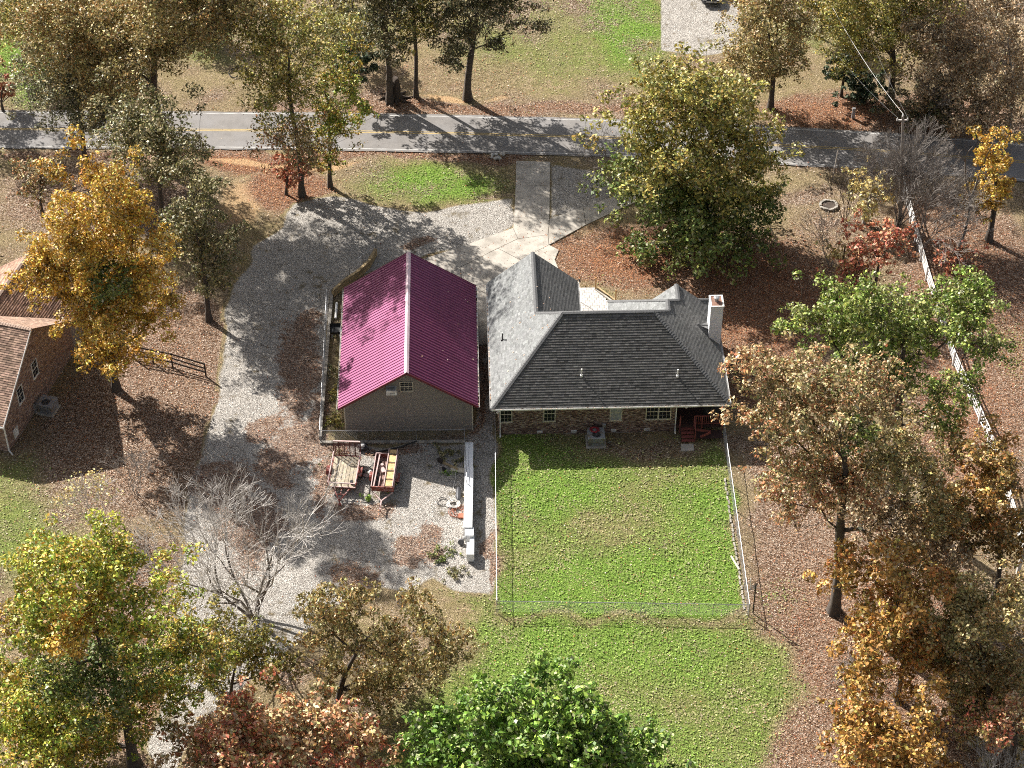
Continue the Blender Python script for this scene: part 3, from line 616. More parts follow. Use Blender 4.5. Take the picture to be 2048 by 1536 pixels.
# paved patio between the wings with timber edging and posts
pt = empty('paved_patio'); tag(pt, kind='structure')
rg = random.Random(5); PPoly = gp([(1120,579),(1190,577),(1247,624),(1262,705),(1120,705)])
for j in range(24):
    for i in range(12):
        x = 6.55 + i*.36 + (.18 if j % 2 else 0); y = 9.95 + j*.31
        if not inpoly(np.array([hw(x+.18, y+.15)[0]]), np.array([hw(x+.18, y+.15)[1]]), PPoly)[0]: continue
        q = Matrix.Translation(hw(x, y, 0)) @ Matrix.Rotation(HR + rg.uniform(-.01,.01), 4, 'Z')
        MB().box(.008, .352-.006, .008, .302, -.02, .05+rg.uniform(0,.012), q).build('paver', M['paver'], pt)
e0, e1 = G(1190,580), G(1247,622)
ed = empty('timber_edging', label='timber edging boards along the pale paved patio', cat='edging')
for k in range(2):
    o_ = Vector((.10*k, .08*k, 0)); MB().bar(Vector((e0[0],e0[1],.10+.0*k))+o_*2, Vector((e1[0],e1[1],.10))+o_*2, .13, .18).build('timber', M['timber' if k else 'concrete'], ed)
for i, (px, py, t) in enumerate(((1191,580,555),(1231,607,580))):
    q = G(px, py); h = RY(px, t, q[1])[2]; tag(MB().box(q[0]-.05, q[0]+.05, q[1]-.05, q[1]+.05, 0, h).build('wooden_post', M['postwood']), ('farther' if i == 0 else 'nearer') + ' tan wooden post standing at the edge of the paved patio', 'post')
q = G(1153, 600); mb = MB(); h = RY(1150, 560, q[1])[2]; mb.tube([(q[0],q[1],0),(q[0],q[1],h-.15),(q[0]+.02,q[1],h),(q[0]+.12,q[1],h+.06),(q[0]+.2,q[1],h-.02)], .025, 8)
lm = empty('yard_lamp', label='thin black lamp post rising beside the front wing of the brick house', cat='lamp post'); mb.build('pole', M['black'], lm); MB().lathe([(.05,0),(.09,-.12),(.06,-.16)][::-1], (q[0]+.2,q[1],h), 10).build('lantern', M['black'], lm)

# ------------------------------------------------------------------ GARAGE with burgundy metal roof
GR_ = R(1.45); g0 = G(676, 818, 3.0); gar = empty('detached_garage', (g0[0], g0[1], 0), GR_, 'taupe sided garage with burgundy ribbed metal roof beside the brick house', 'garage')
gc_, gs_ = math.cos(GR_), math.sin(GR_); GWd, GLn, GE, GSl = 10.02, 13.35, 3.0, .68
def gxz(px, py, yl):
    d = ray(px, py); o = C0 - np.array([g0[0], g0[1], 0]); n = np.array([-gs_, gc_, 0]); t = (yl - o @ n)/(d @ n); p = o + t*d
    return float(p @ np.array([gc_, gs_, 0])), float(p[2])
def gw(x, y, z=0): return (g0[0] + x*gc_ - y*gs_, g0[1] + x*gs_ + y*gc_, z)
half = GWd/2; npan = 15; pw = GLn/npan
def panel(side):
    mb = MB(); ribs = 3; prof = []
    for k in range(ribs):
        a = k*pw/ribs; w_ = pw/ribs
        prof += [(a, 0), (a+w_*.50, 0), (a+w_*.56, .045), (a+w_*.84, .045), (a+w_*.90, 0)]
    prof.append((pw-.002, 0))
    for (y0, h0), (y1, h1) in zip(prof, prof[1:]):
        e = (0, GE) if side < 0 else (GWd, GE); r = (half, GE+GSl*half); nx = -.56 if side < 0 else .56
        q = [(e[0]+nx*h0, y0, e[1]+.83*h0), (e[0]+nx*h1, y1, e[1]+.83*h1), (r[0]+nx*h1, y1, r[1]+.83*h1), (r[0]+nx*h0, y0, r[1]+.83*h0)]
        mb.poly(q if side > 0 else q[::-1])
    return mb.mesh('roof_panel')
for s in (-1, 1):
    me = panel(s)
    for k in range(npan): o = link('roof_panel', me, M['red'], gar); o.location = (0, k*pw, .012)
zr = GE+GSl*half
deck_poly('roof_deck', [(0.02,.02,GE-.01),(half,.02,zr-.01),(half,GLn-.02,zr-.01),(0.02,GLn-.02,GE-.01)], .1, M['darkwood'], gar); deck_poly('roof_deck', [(half,.02,zr-.01),(GWd-.02,.02,GE-.01),(GWd-.02,GLn-.02,GE-.01),(half,GLn-.02,zr-.01)], .1, M['darkwood'], gar)
mb = MB()
for s in (-1, 1):
    q = [(half, -.02, zr+.075), (half, GLn+.02, zr+.075), (half+s*.17, GLn+.02, zr-.045), (half+s*.17, -.02, zr-.045)]; mb.poly(q if s > 0 else q[::-1])
mb.build('ridge_cap', M['ridge'], gar)
mb = MB()
for y in (-.03, GLn+.03):
    for s in (-1, 1): mb.bar((half-s*(half+.02), y, GE-.05), (half, y, zr-.05), .05, .17)
mb.build('rake_trim', M['rake'], gar)
gutter(gar, (0,0,GE), (0,GLn,GE), 'white', (-1,0,0)); gutter(gar, (GWd,GLn,GE), (GWd,0,GE), 'white', (1,0,0))
wx0, wx1, wy0, wy1 = .38, 9.62, .72, GLn-.4
wt = GE + GSl*wx0 - .12
mb = MB(); mb.box(wx0, wx1, wy0, wy1, -.05, wt)
for y in (wy0, wy1): pts = [(wx0, y, wt), (wx1, y, wt), (half, y, zr-.12)]; mb.poly(pts if y == wy0 else pts[::-1])
mb.build('wall', M['taupe'], gar)
k = 0; bh = .158
while .1 + k*bh < zr-.15:
    z0 = .08 + k*bh; z1 = z0 + bh; zz = z0 + bh*.5
    inset = 0 if zz < wt else (zz-wt)/GSl; a, b = wx0+inset, wx1-inset
    if b-a > .2:
        mb = MB(); y = wy0-.005; mb.poly([(a,y-.042,z0),(b,y-.042,z0),(b,y-.002,z1-.012),(a,y-.002,z1-.012)]); mb.poly([(a,y,z0-.001),(b,y,z0-.001),(b,y-.042,z0),(a,y-.042,z0)]); mb.build('siding_board', M['taupe'], gar)
    k += 1
for x in (wx0-.03, wx1-.05): MB().box(x, x+.08, wy0-.045, wy0+.05, 0, wt).build('corner_trim', M['trim'], gar)
a, z = gxz(799.6, 781.5, wy0); b, z2 = gxz(826, 762, wy0); window(gar, a, b, z, z2, wy0-.03, grid=(3,2))
a, z = gxz(773.4, 788.4, wy0); b, _ = gxz(793.4, 788.4, wy0)
fr = MB(); fr.box(a-.04, b+.04, wy0-.09, wy0-.045, z-.04, z+.38).build('window', M['white'], gar); f2 = MB().box(a+.04, b-.04, wy0-.10, wy0-.092, z+.03, z+.32).build('pane', M['glass'], gar)
ac = MB().box(a-.02, b+.02, wy0-.55, wy0-.03, z+.40, z+.82).build('window_air_conditioner', M['white'], gar); bevel(ac, .02)
mb = MB(); mb.box(a+.25, b-.1, wy0-.556, wy0-.552, z+.58, z+.62); mb.box(a+.25, b-.1, wy0-.556, wy0-.552, z+.5, z+.54)
for k in range(8): mb.box(a+.05+k*.08, a+.08+k*.08, wy0-.40, wy0-.15, z+.821, z+.828)
mb.build('louvre', M['darkgrey'], ac)
# leaves and white flecks lying on the roofs come with the fallen leaves below

# ------------------------------------------------------------------ NEIGHBOURING HOUSE at the left
NR = R(-15.95); n0 = G(18, 903); nh = empty('neighbour_house', (n0[0], n0[1], 0), NR, 'neighbouring brick house with brown shingle roof at the left edge', 'house')
NE_, NS, ND = 2.9, .70, 11.2
def zn(y): return NE_ + NS*(min(y, ND-y)+.3)
for nm, poly, pl, tuv in (('a', [(-16,-.4),(.3,-.4),(.3,ND/2),(-16,ND/2)], ((0,-.4,0),(1,0,0),(0,1,0)), lambda x,y:(x,y+.4)), ('b', [(.3,ND/2),(.3,ND+.4),(-16,ND+.4),(-16,ND/2)], ((0,ND+.4,0),(-1,0,0),(0,-1,0)), lambda x,y:(-x,ND+.4-y))):
    pts = [(x, y, NE_ + NS*(tuv(x,y)[1])-.012) for x, y in poly]; rp = deck_poly('roof', pts, .12, M['brickplain'], nh)
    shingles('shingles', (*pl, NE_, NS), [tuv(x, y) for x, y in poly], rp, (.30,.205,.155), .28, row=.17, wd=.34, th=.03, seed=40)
# front wing with its own ridge
wl, wz = 4.6, NE_ + NS*4.6
for nm, poly, pl, tuv in (('c', [(.3,ND+.4),(.3,14.2),(-4.3,14.2),(-4.3,ND/2+1.2)], ((.3,0,0),(0,1,0),(-1,0,0)), lambda x,y:(y,.3-x)), ('d', [(-4.3,ND/2+1.2),(-4.3,14.2),(-8.9,14.2),(-8.9,ND+.4)], ((-8.9,0,0),(0,-1,0),(1,0,0)), lambda x,y:(-y,x+8.9))):
    pts = [(x, y, NE_ + NS*(tuv(x,y)[1])+.03) for x, y in poly]; rp = deck_poly('roof', pts, .12, M['brickplain'], nh)
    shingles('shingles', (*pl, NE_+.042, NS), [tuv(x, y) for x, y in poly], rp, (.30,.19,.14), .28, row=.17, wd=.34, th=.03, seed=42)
M['nridge'] = mat('brown_ridge_shingle', (.33, .24, .19), .95, var=.3, scale=8)
ridge_caps(nh, (.3, ND/2, NE_+NS*(ND/2+.4)), (-16, ND/2, NE_+NS*(ND/2+.4)), 'nridge', .7); ridge_caps(nh, (-4.3,14.2,NE_+NS*4.6+.03), (-4.3,ND/2+1.0,NE_+NS*4.6+.03), 'nridge', .7)
mb = MB(); P = [(-15.5,0),(0,0),(0,ND),(0,13.8),(-8.6,13.8),(-15.5,ND)]
for i in range(6): a, b = P[i], P[(i+1)%6]; mb.poly([(*a,-.1),(*b,-.1),(*b,NE_),(*a,NE_)])
mb.poly([(0,0,NE_),(0,ND,NE_),(0,ND/2,NE_+NS*(ND/2)+.1)]); mb.build('wall', M['mortar'], nh)
def nxz(px, py):                                      # sight line met with the gable wall (x=0) -> (y, z)
    d = ray(px, py); o = C0 - np.array([n0[0], n0[1], 0]); n = np.array([math.cos(NR), math.sin(NR), 0]); t = (0 - o @ n)/(d @ n); p = o + t*d
    return float(p @ np.array([-math.sin(NR), math.cos(NR), 0])), float(p[2])
NB = [(.34,.235,.19),(.26,.17,.13),(.40,.30,.25),(.22,.14,.11)]
nw = []
for x0, y0, y1 in ((64,759,722),(35,811,775)):
    t, z = nxz(x0+3, y0); nw.append((t, t+.85, z, z+1.45))
bricks('bricks', (0,0), (0,1), ND, lambda t: NE_+NS*min(t, ND-t)+.05, nh, (1,0), 8, [(a, b, c, d) for a, b, c, d in nw], 0, NB); bricks('bricks', (-12,0), (1,0), 12, lambda t: 2.8, nh, (0,-1), 9, [], 0, NB)
for a, b, c, d in nw: window(nh, a, b, c, d, 0, face=1, grid=(2,2), MX=Matrix(((0,1,0,0),(1,0,0,0),(0,0,1,0),(0,0,0,1))), trim='white')
t, z = nxz(31, 864); MB().box(.02, .05, t-.35, t+.35, max(.1,z-.45), z+.4).build('access_panel', M['white'], nh)
gutter(nh, (-16,-.4,NE_), (.3,-.4,NE_), 'white', (0,-1,0)); mb = MB(); mb.bar((.30,-.4,NE_-.03),(.30,ND/2,NE_+NS*(ND/2+.4)-.03),.04,.16); mb.build('rake_trim', M['white'], nh)
mb = MB(); mb.bar((.1,-.42,NE_-.1),(.08,-.06,NE_-.4),.09); mb.bar((.08,-.06,NE_-.4),(.08,-.06,.15),.09); mb.bar((.08,-.06,.15),(.45,-.3,.05),.09); mb.build('downspout', M['white'], nh)
MB().lathe([(.12,-.1),(.05,.05),(.05,.45)], (-2.2, 3.6, NE_+NS*4.0), 10).build('vent_pipe', M['black'], nh)
u2 = package_unit('package_unit', 1.2, 1.15, .95, 'grey package air conditioning unit beside the neighbouring brown roofed house'); q = G(93, 830); u2.location = (q[0]+.05, q[1]+.55, 0); u2.rotation_euler.z = NR
q2 = Vector((q[0], q[1]+.55, 0)) + Matrix.Rotation(NR, 3, 'Z') @ Vector((-1.0, .0, 0)); mb = MB(); mb.box(-.38,.38,-.55,.55,0,.7); mb.poly([(-.38,-.55,.701),(.38,-.55,.701),(.38,-.55,.85),(-.38,-.55,1.15)]); o = mb.build('duct_box', M['grey'], u2)
o.location = (-1.0, 0, 0)
q3 = G(112, 768); o = MB().tube([(0,0,0),(0,0,.9)], .03, 8).build('meter_pole', M['galv'], nh) if 0 else None

# far house at the top left corner, mostly behind the trees
fh = empty('far_house', (*G(150, -40)[:2], 0), R(3), 'pale sided house across the road behind the top left trees', 'house')
MB().box(-8,8.6,-2.2,9,0,2.7).build('wall', M['whitep'], fh); mb = MB(); mb.poly([(-8.5,-2.8,2.65),(9.1,-2.8,2.65),(9.1,3.4,5.6),(-8.5,3.4,5.6)]); mb.poly([(9.1,9.6,2.65),(-8.5,9.6,2.65),(-8.5,3.4,5.6),(9.1,3.4,5.6)]); mb.poly([(8.6,-2.2,2.7),(8.6,9,2.7),(8.6,3.4,5.4)]); mb.build('roof', M['darkgrey'], fh)
for x in (-6,-3,3,6): window(fh, x, x+.9, 1.0, 2.3, -2.2)

# ------------------------------------------------------------------ chain link fences
def fence(name, runs, spacing, label, h=1.15, zb=0.0, skip=()):
    root = empty(name, label=label, cat='fence'); seen = []
    for ri, (a, b) in enumerate(runs):
        a = Vector((*a[:2], zb)); b = Vector((*b[:2], zb)); L = (b-a).length; n = max(1, round(L/spacing)); d = (b-a)/L
        for k in range(n+1):
            p = a + d*(L*k/n)
            if any((p-s).length < .3 for s in seen): continue
            seen.append(p); corner = k in (0, n); MB().tube([p, p+Vector((0,0,h+(.10 if corner else .0)))], .036 if corner else .024, 8).build('post', M['galv'], root)
        MB().tube([a+Vector((0,0,h)), b+Vector((0,0,h))], .024, 8).build('top_rail', M['galv'], root)
        mb = MB(); st = .15; x = -h; side = Vector((-d.y, d.x, 0))*.03
        while x < L:
            for s in (1, -1):
                x0, x1 = (x, x+h) if s > 0 else (x+h, x); z0, z1 = .03, h
                def cl(xa, za, xb, zb_):
                    if xa < 0: za += (0-xa)*(zb_-za)/(xb-xa); xa = 0
                    if xa > L: za += (L-xa)*(zb_-za)/(xb-xa); xa = L
                    return xa, za
                if max(x0, x1) <= 0 or min(x0, x1) >= L: continue
                A = cl(x0, z0, x1, z1); B = cl(x1, z1, x0, z0)
                mb.tube([a+d*A[0]+side+Vector((0,0,A[1])), a+d*B[0]+side+Vector((0,0,B[1]))], .0028, 3, False)
            x += st
        mb.build('wire_mesh', M['wire'], root)
    return root
f = [G(990,852), G(994,1225), G(1497,1232), G(1447,872)]
fence('chain_link_fence', [(f[0],f[1]),(f[1],f[2]),(f[2],f[3])], 2.44, 'galvanised chain link fence enclosing the green back yard on three sides')
f = [G(655,600), G(641,884), G(929,882), G(934,985)]
fence('chain_link_fence', [(f[0],f[1]),(f[1],f[2]),(f[2],f[3])], 3.3, 'chain link fence with pale top rail around the taupe garage', 1.1, .05)
f = [G(700,562), G(727,535), G(752,512)]
fence('chain_link_fence', [(f[0],f[1]),(f[1],f[2])], 1.6, 'short bent piece of chain link fence over the timber wall', 1.0, .3)
# concrete curb under the right fence line
# retaining walls
def block_wall(name, px, label, L=.42, courses=2, wd=.22, h=.15, mt='block', zt=None):
    root = empty(name, label=label, cat='retaining wall'); me = MB().box(.006, L-.006, -wd/2, wd/2, 0, h-.006).mesh('block'); me.materials.append(M[mt]); rg = random.Random(9)
    pts = [Vector((*G(x, y)[:2], 0)) for x, y in px]
    for a, b in zip(pts, pts[1:]):
        Ln = (b-a).length; n = int(Ln/L); ang = math.atan2(b.y-a.y, b.x-a.x)
        for c in range(courses):
            for k in range(n):
                o = link('block', me, None, root); p = a + (b-a)*((k + (.0 if c % 2 else .0))*L/Ln); o.location = (p.x, p.y, c*h + .002*(k % 3)); o.rotation_euler.z = ang + rg.uniform(-.02, .02)
    return root
block_wall('retaining_wall', [(664,592),(640,884)], 'low weathered block wall running along the left side of the garage'); block_wall('retaining_wall', [(640,886),(932,884)], 'low block wall behind the garage beneath the fence', courses=1)
tw = empty('timber_wall', label='curved wall of stacked tan landscape timbers behind the garage corner', cat='retaining wall')
pts = [Vector((*G(x, y)[:2], 0)) for x, y in ((666,594),(690,572),(715,556),(738,535),(752,510))]
for c in range(5):
    for a, b in zip(pts, pts[1:]): o_ = Vector((.05*c, -.05*c, 0)) if 0 else Vector((0,0,0)); MB().bar(a+Vector((0,0,.07+c*.14)), b+Vector((0,0,.07+c*.14)), .22-.0*c, .132).build('timber', M['timber'], tw)

# long white steel box beside the fence
lb = empty('white_steel_box', label='long narrow white sheet metal box lying between the chain link fence and gravel', cat='metal box')
def seg(px0, px1, y0, y1, h, name='section', gap=.02, mt='bluewhite'):
    a = G(px0, y0+18*h); b = G(px1, y1+18*h*1.05)   # feet of the two ends
    x0, x1 = (a[0]), (G(px1+0, y0+18*h)[0]); Y1, Y0 = a[1], b[1]
    o = MB().box(x0, x1, Y0+gap, Y1, 0.02, h).build(name, M[mt], lb); bevel(o, .015); return x0, x1, Y0, Y1
secs = []
for (y0, y1, h) in ((886,936,.86),(936,1056,.90),(1056,1072,.80)):
    dx = (y0-886)*.006; secs.append((seg(930+dx, 947+dx, y0, y1, h), h))
secs.append((seg(934, 949, 1086, 1110, .75), .75)); seg(940, 949, 1072, 1086, .6)
for (x0, x1, Y0, Y1), h in secs:
    MB().box((x0+x1)/2-.012, (x0+x1)/2+.012, Y0+.1, Y1-.1, h, h+.012).build('seam', M['grey'], lb)
    y = Y0+.3
    while y < Y1-.2: MB().box(x0-.012, x0-.001, y, y+.05, .05, h-.03).build('rib', M['grey'], lb); y += 1.2
mr_ = MB(); q = G(925, 1085); mr_.lathe([(.22,0),(.22,.16)], (q[0]-.1, q[1], .12), 14, Matrix.Rotation(R(70), 4, 'X')); m_ = empty('electric_motor', label='grey motor with round housing beside the end of the white steel box', cat='motor')
mr_.build('housing', M['darkgrey'], m_); MB().lathe([(.14,0),(.16,.12),(.14,.5),(.05,.52)], (q[0]+.15, q[1]+.15, .3), 12, Matrix.Rotation(R(40), 4, 'X')).build('casing', M['white'], m_)

# ------------------------------------------------------------------ trailers
def wheel(parent, x, y, z, r=.33, wd=.2):
    T = Matrix.Rotation(R(90), 4, 'Y'); w_ = MB().lathe([(r*.62,-wd/2),(r*.95,-wd/2),(r,-wd*.3),(r,wd*.3),(r*.95,wd/2),(r*.62,wd/2)], (x,y,z), 20, T).build('wheel', M['tyre'], parent, True)
    MB().lathe([(r*.6,-wd*.42),(r*.55,0),(r*.6,wd*.42)], (x,y,z), 14, T).build('rim', M['rim'], w_)
def fender(parent, x, y, z, r=.42, wd=.26):
    mb = MB(); n = 8
    for k in range(n):
        a, b = math.pi*(.06+.88*k/n), math.pi*(.06+.88*(k+1)/n); mb.poly([(x-wd/2, y+r*math.cos(a), z+r*math.sin(a)), (x+wd/2, y+r*math.cos(a), z+r*math.sin(a)), (x+wd/2, y+r*math.cos(b), z+r*math.sin(b)), (x-wd/2, y+r*math.cos(b), z+r*math.sin(b))])
    o = mb.build('fender', M['rust'], parent); s = o.modifiers.new('s', 'SOLIDIFY'); s.thickness = .01
a = G(655+0, 980); tz = .48
p0 = G(656, 974, tz); p1 = G(711, 974, tz); p2 = G(719, 914, tz); TW = p1[0]-p0[0]; TL = G(690, 912, tz)[1]-p0[1]
tr = empty('utility_trailer', ((p0[0]+p1[0])/2, p0[1], 0), R(-4), 'long red steel trailer with weathered plank bed and raised mesh ramp gate', 'trailer')
hwd = TW/2
for k in range(7): x = -hwd+.06 + k*(TW-.12)/7; MB().box(x+.014, x+(TW-.12)/7-.014, .03, TL-.03, tz-.04, tz+random.uniform(0,.008)).build('plank', M['oldwood'], tr)
mb = MB(); mb.box(-hwd,-hwd+.05,0,TL,tz-.1,tz+.02); mb.box(hwd-.05,hwd,0,TL,tz-.1,tz+.02); mb.box(-hwd+.05,hwd-.05,-.03,.02,tz-.1,tz+.02); mb.box(-hwd+.05,hwd-.05,TL-.02,TL+.03,tz-.1,tz+.02)
for y in (TL*.33, TL*.66): mb.box(-hwd+.05,hwd-.05,y-.03,y+.03,tz-.11,tz-.045)
mb.build('frame', M['rust'], tr)
mb = MB()
for s in (-1, 1):
    mb.bar((s*hwd,0,tz+.42),(s*hwd,TL,tz+.42),.07,.06)
mb.bar((-hwd,-.02,tz+.42),(hwd,-.02,tz+.42),.07,.06); mb.bar((-hwd,-.05,tz+.05),(hwd,-.05,tz+.05),.06,.06); mb.build('top_rail', M['rustpale'], tr)
mb = MB()
for s in (-1, 1):
    for k in range(6): y = k*TL/5; mb.bar((s*hwd, y, tz), (s*hwd, y, tz+.42), .045)
for x in (-.25*TW, 0, .25*TW): mb.bar((x,-.03,tz),(x,-.03,tz+.42),.045)
mb.build('stake', M['rust'], tr)
gt = empty('ramp_gate'); gt.parent = tr; gt.location = (0, TL+.05, tz)
mb = MB(); GH = 1.35; mb.bar((-hwd,0.06,GH),(hwd,.10,GH),.10,.07); mb.build('gate_rail', M['rustpale'], gt); mb = MB()
for k in range(6): x = -hwd + k*TW/5; mb.bar((x,0,0),(x,.08,GH),.055)
mb.bar((-hwd,0,.02),(hwd,0,.02),.05); mb.build('gate_bar', M['rustdark'], gt)
mb = MB()
for k in range(1, 22): x = -hwd + k*TW/22; mb.bar((x,.01,.05),(x,.09,GH-.03),.014)
for k in range(1, 14): z = k*GH/14; mb.bar((-hwd,.05,z),(hwd,.05,z),.014)
mb.build('gate_mesh', M['rustdark'], gt)
for s in (-1, 1): wheel(tr, s*(hwd+.18), TL*.52, .33, .34, .2); fender(tr, s*(hwd+.18), TL*.52, .34, .43, .28)
mb = MB(); tip = (0, -1.35, .45); mb.bar((-hwd*.62,0,tz-.06), tip, .075); mb.bar((hwd*.62,0,tz-.06), tip, .075); mb.bar((0,0,tz-.06),(0,-.75,.44),.06); mb.bar((-hwd*.32,-.68,.43),(hwd*.32,-.68,.43),.06); mb.build('tongue', M['rust'], tr)
mb = MB(); mb.tube([(0,-1.25,0),(0,-1.25,.75)], .03, 8); mb.box(-.1,.1,-1.35,-1.15,0,.06); mb.lathe([(.05,0),(.06,.08)], (0,-1.4,.46), 8); mb.build('jack', M['rust'], tr)
bk = MB().lathe([(.10,0),(.13,.25),(.135,.26)], (0,0,0), 12).build('bucket', M['black']); q = tr.matrix_basis @ Vector((hwd-.3, .35, tz+.012)); bk.location = q; tag(bk, 'small black bucket in the corner of the long plank trailer bed', 'bucket')
# small trailer
tz2 = .55; p0 = G(742, 975, tz2+.35); p1 = G(787, 975, tz2+.35); TW2 = p1[0]-p0[0]; TL2 = G(765, 908, tz2+.35)[1]-p0[1]
t2 = empty('small_trailer', ((p0[0]+p1[0])/2, p0[1], 0), R(-3.5), 'small rusty box trailer parked right of the long plank trailer', 'trailer'); h2 = TW2/2
MB().box(-h2+.02,h2-.02,.02,TL2-.02,tz2-.04,tz2).build('floor', M['rustmix'], t2)
for nm, bx_ in (('side_panel', (-h2,-h2+.03,0,TL2)), ('side_panel', (h2-.03,h2,0,TL2)), ('front_panel', (-h2+.03,h2-.03,0,.03)), ('tailgate', (-h2+.03,h2-.03,TL2-.03,TL2))): MB().box(*bx_, tz2-.04, tz2+.38).build(nm, M['rust'], t2)
mb = MB(); mb.bar((-h2,0,tz2+.40),(-h2,TL2,tz2+.40),.06); mb.bar((h2,0,tz2+.40),(h2,TL2,tz2+.40),.06); mb.bar((-h2,TL2,tz2+.40),(h2,TL2,tz2+.40),.06); mb.build('top_rail', M['rustpale'], t2); MB().bar((-h2,0,tz2+.40),(h2,0,tz2+.40),.06).build('top_rail', M['rust'], t2)
for s in (-1, 1): wheel(t2, s*(h2+.16), TL2*.45, .30, .31, .18); fender(t2, s*(h2+.16), TL2*.45, .32, .40, .26)
mb = MB(); tp2 = (0,-.85,.42); mb.bar((-h2*.9,0,tz2-.1), tp2, .07); mb.bar((h2*.9,0,tz2-.1), tp2, .07); mb.bar(tp2, (0,-1.7,.42), .08); mb.build('tongue', M['rustpale'], t2); MB().tube([(0,-1.5,0),(0,-1.5,.7)], .03, 8).build('jack', M['rust'], t2)
ld = empty('yellow_ladder_rack', label='worn yellow steel rack lying lengthwise over the small rusty trailer', cat='rack'); ld.location = t2.location; ld.rotation_euler = t2.rotation_euler
MB().box(h2*.18,h2*.86,-.02+.06,TL2+.35,tz2+.44,tz2+.47).build('tray', M['yellow'], ld); mb = MB()
for x in (h2*.14, h2*.90): mb.bar((x,.02,tz2+.50),(x,TL2+.4,tz2+.50),.06,.08)
mb.build('side_rail', M['rustpale'], ld); mb = MB()
for k in range(4): y = .5+k*(TL2)/4+.2; mb.bar((h2*.14,y,tz2+.52),(h2*.9,y,tz2+.52),.04)
mb.build('rung', M['darkmetal'], ld)
def on_t2(x, y, z): return t2.matrix_basis @ Vector((x, y, z))
j = MB(); j.lathe([(.12,0),(.16,.1),(.12,.24)], on_t2(-h2*.35, TL2*.72, tz2+.003), 10); j.box(*[0]*6) if 0 else None; tag(j.build('paint_can', M['rustpale']), 'pale rusty canister inside the back of the small trailer', 'canister')
tag(MB().bar(on_t2(-h2*.80, .1, tz2+.32), on_t2(-h2*.66, TL2-.1, tz2+.36), .09, .05).build('steel_rail', M['rustpale']), 'pale steel rail lying along the left side of the small rusty trailer', 'rail')
tag(MB().box(0,.3,0,.5,0,.16, Matrix.Translation(on_t2(-h2*.25, TL2*.5, tz2+.003)) @ Matrix.Rotation(.4,4,'Z')).build('metal_crate', M['rustpale']), 'pale metal crate in the middle of the small trailer bed', 'crate')
for k, (x, l) in enumerate(((-h2*.62, 1.5), (-h2*.42, 1.0))):
    tag(MB().bar(on_t2(x, .25, tz2+.05), on_t2(x+.05, .25+l, tz2+.06+.1*k), .07).build('scrap_bar', M['rustpale' if k else 'darkmetal']), ('long dark' if k == 0 else 'shorter pale') + ' steel bar lying inside the small rusty trailer', 'bar')
# hand truck and hitch between the trailers
ht = empty('hand_truck', (*G(733,950)[:2], 0), R(-35), 'dark hand truck lying on the gravel between the two trailers', 'hand truck')
mb = MB(); mb.bar((-.18,0,.12),(-.18,1.25,.16),.04); mb.bar((.18,0,.12),(.18,1.25,.16),.04)
for y in (.3,.6,.9,1.25): mb.bar((-.18,y,.14),(.18,y,.14),.03)
mb.build('frame', M['darkmetal'], ht); MB().box(-.24,.24,-.2,.02,.02,.05).build('toe_plate', M['rustpale'], ht); wheel(ht, -.28, .05, .12, .12, .06); wheel(ht, .28, .05, .12, .12, .06)
jug = MB().lathe([(.15,0),(.16,.25),(.12,.36),(.04,.42),(.04,.46)], (0,0,0), 10).build('gas_cylinder', M['white']); jug.location = (*G(741, 950)[:2], 0); tag(jug, 'short white gas cylinder standing on the gravel between the trailers', 'cylinder')
# scrap behind the garage
tag(MB().tube([(*G(742,908)[:2],.05),(*G(800,897)[:2],.12),(*G(834,888)[:2],.3)], .055, 8).build('drain_pipe', M['black']), 'long black drain pipe lying on gravel behind the garage wall', 'pipe')
q = G(726, 897); mw = empty('push_mower', (q[0], q[1], 0), R(20), 'small dark mower with a white engine cover behind the long trailer gate', 'mower'); MB().box(-.3,.3,-.28,.28,.08,.26).build('mower_deck', M['darkmetal'], mw); MB().lathe([(.15,.26),(.15,.40),(.1,.44)], (0,0,0), 12).build('engine', M['white'], mw)
for sx in (-1,1):
    for sy in (-1,1): wheel(mw, sx*.33, sy*.22, .1, .1, .05)
MB().tube([(-.2,.28,.25),(-.2,.9,.9),(.2,.9,.9),(.2,.28,.25)], .014, 6).build('handle', M['black'], mw)
for i, (p_, q_, w_, h_, mt, nm, lb_, ct) in enumerate((((880,923),(916,940),.16,.10,'timber','fence_rail','tan timber beam lying on gravel left of the white steel box','beam'),((877,921),(884,927),.2,.3,'darkwood','wood_block','dark wood block at the end of the tan timber beam','block'),((902,938),(934,943),.45,.06,'trim','board','pale square board lying beside the white steel box','board'),((886,936),(890,943),.2,.12,'black','scrap_box','small black scrap box on bare gravel below the timber beam','box'))):
    a = G(*p_); b = G(*q_); tag(MB().bar((a[0],a[1],h_/2),(b[0],b[1],h_/2),w_,h_).build(nm, M[mt]), lb_, ct)
tag(MB().tube([(*G(x,y)[:2],.03) for x,y in ((912,941),(910,960),(906,975),(912,985),(909,1000),(918,985),(922,972),(916,962),(910,972))], .022, 6).build('white_hose', M['rope']), 'loose white hose winding along the gravel toward the coiled rope', 'hose')
coil('white_rope', (*G(906,1010)[:2], .05), (.28,.46), 8, 'rope', .022, .10, 5, .07, 'coiled thick white rope on the gravel beside the white steel box', 'rope')
coil('extension_lead', (*G(917,1022)[:2], .0), (.3,.62), 7, 'orange', .018, .06, 8, .15, 'tangle of orange cord spread under the white rope coil', 'cord')
coil('black_cable', (*G(884,1003)[:2], .0), (.36,.40), 2, 'darkmetal', .016, .02, 3, .04, 'loop of dark cable on gravel left of the white rope coil', 'cable')
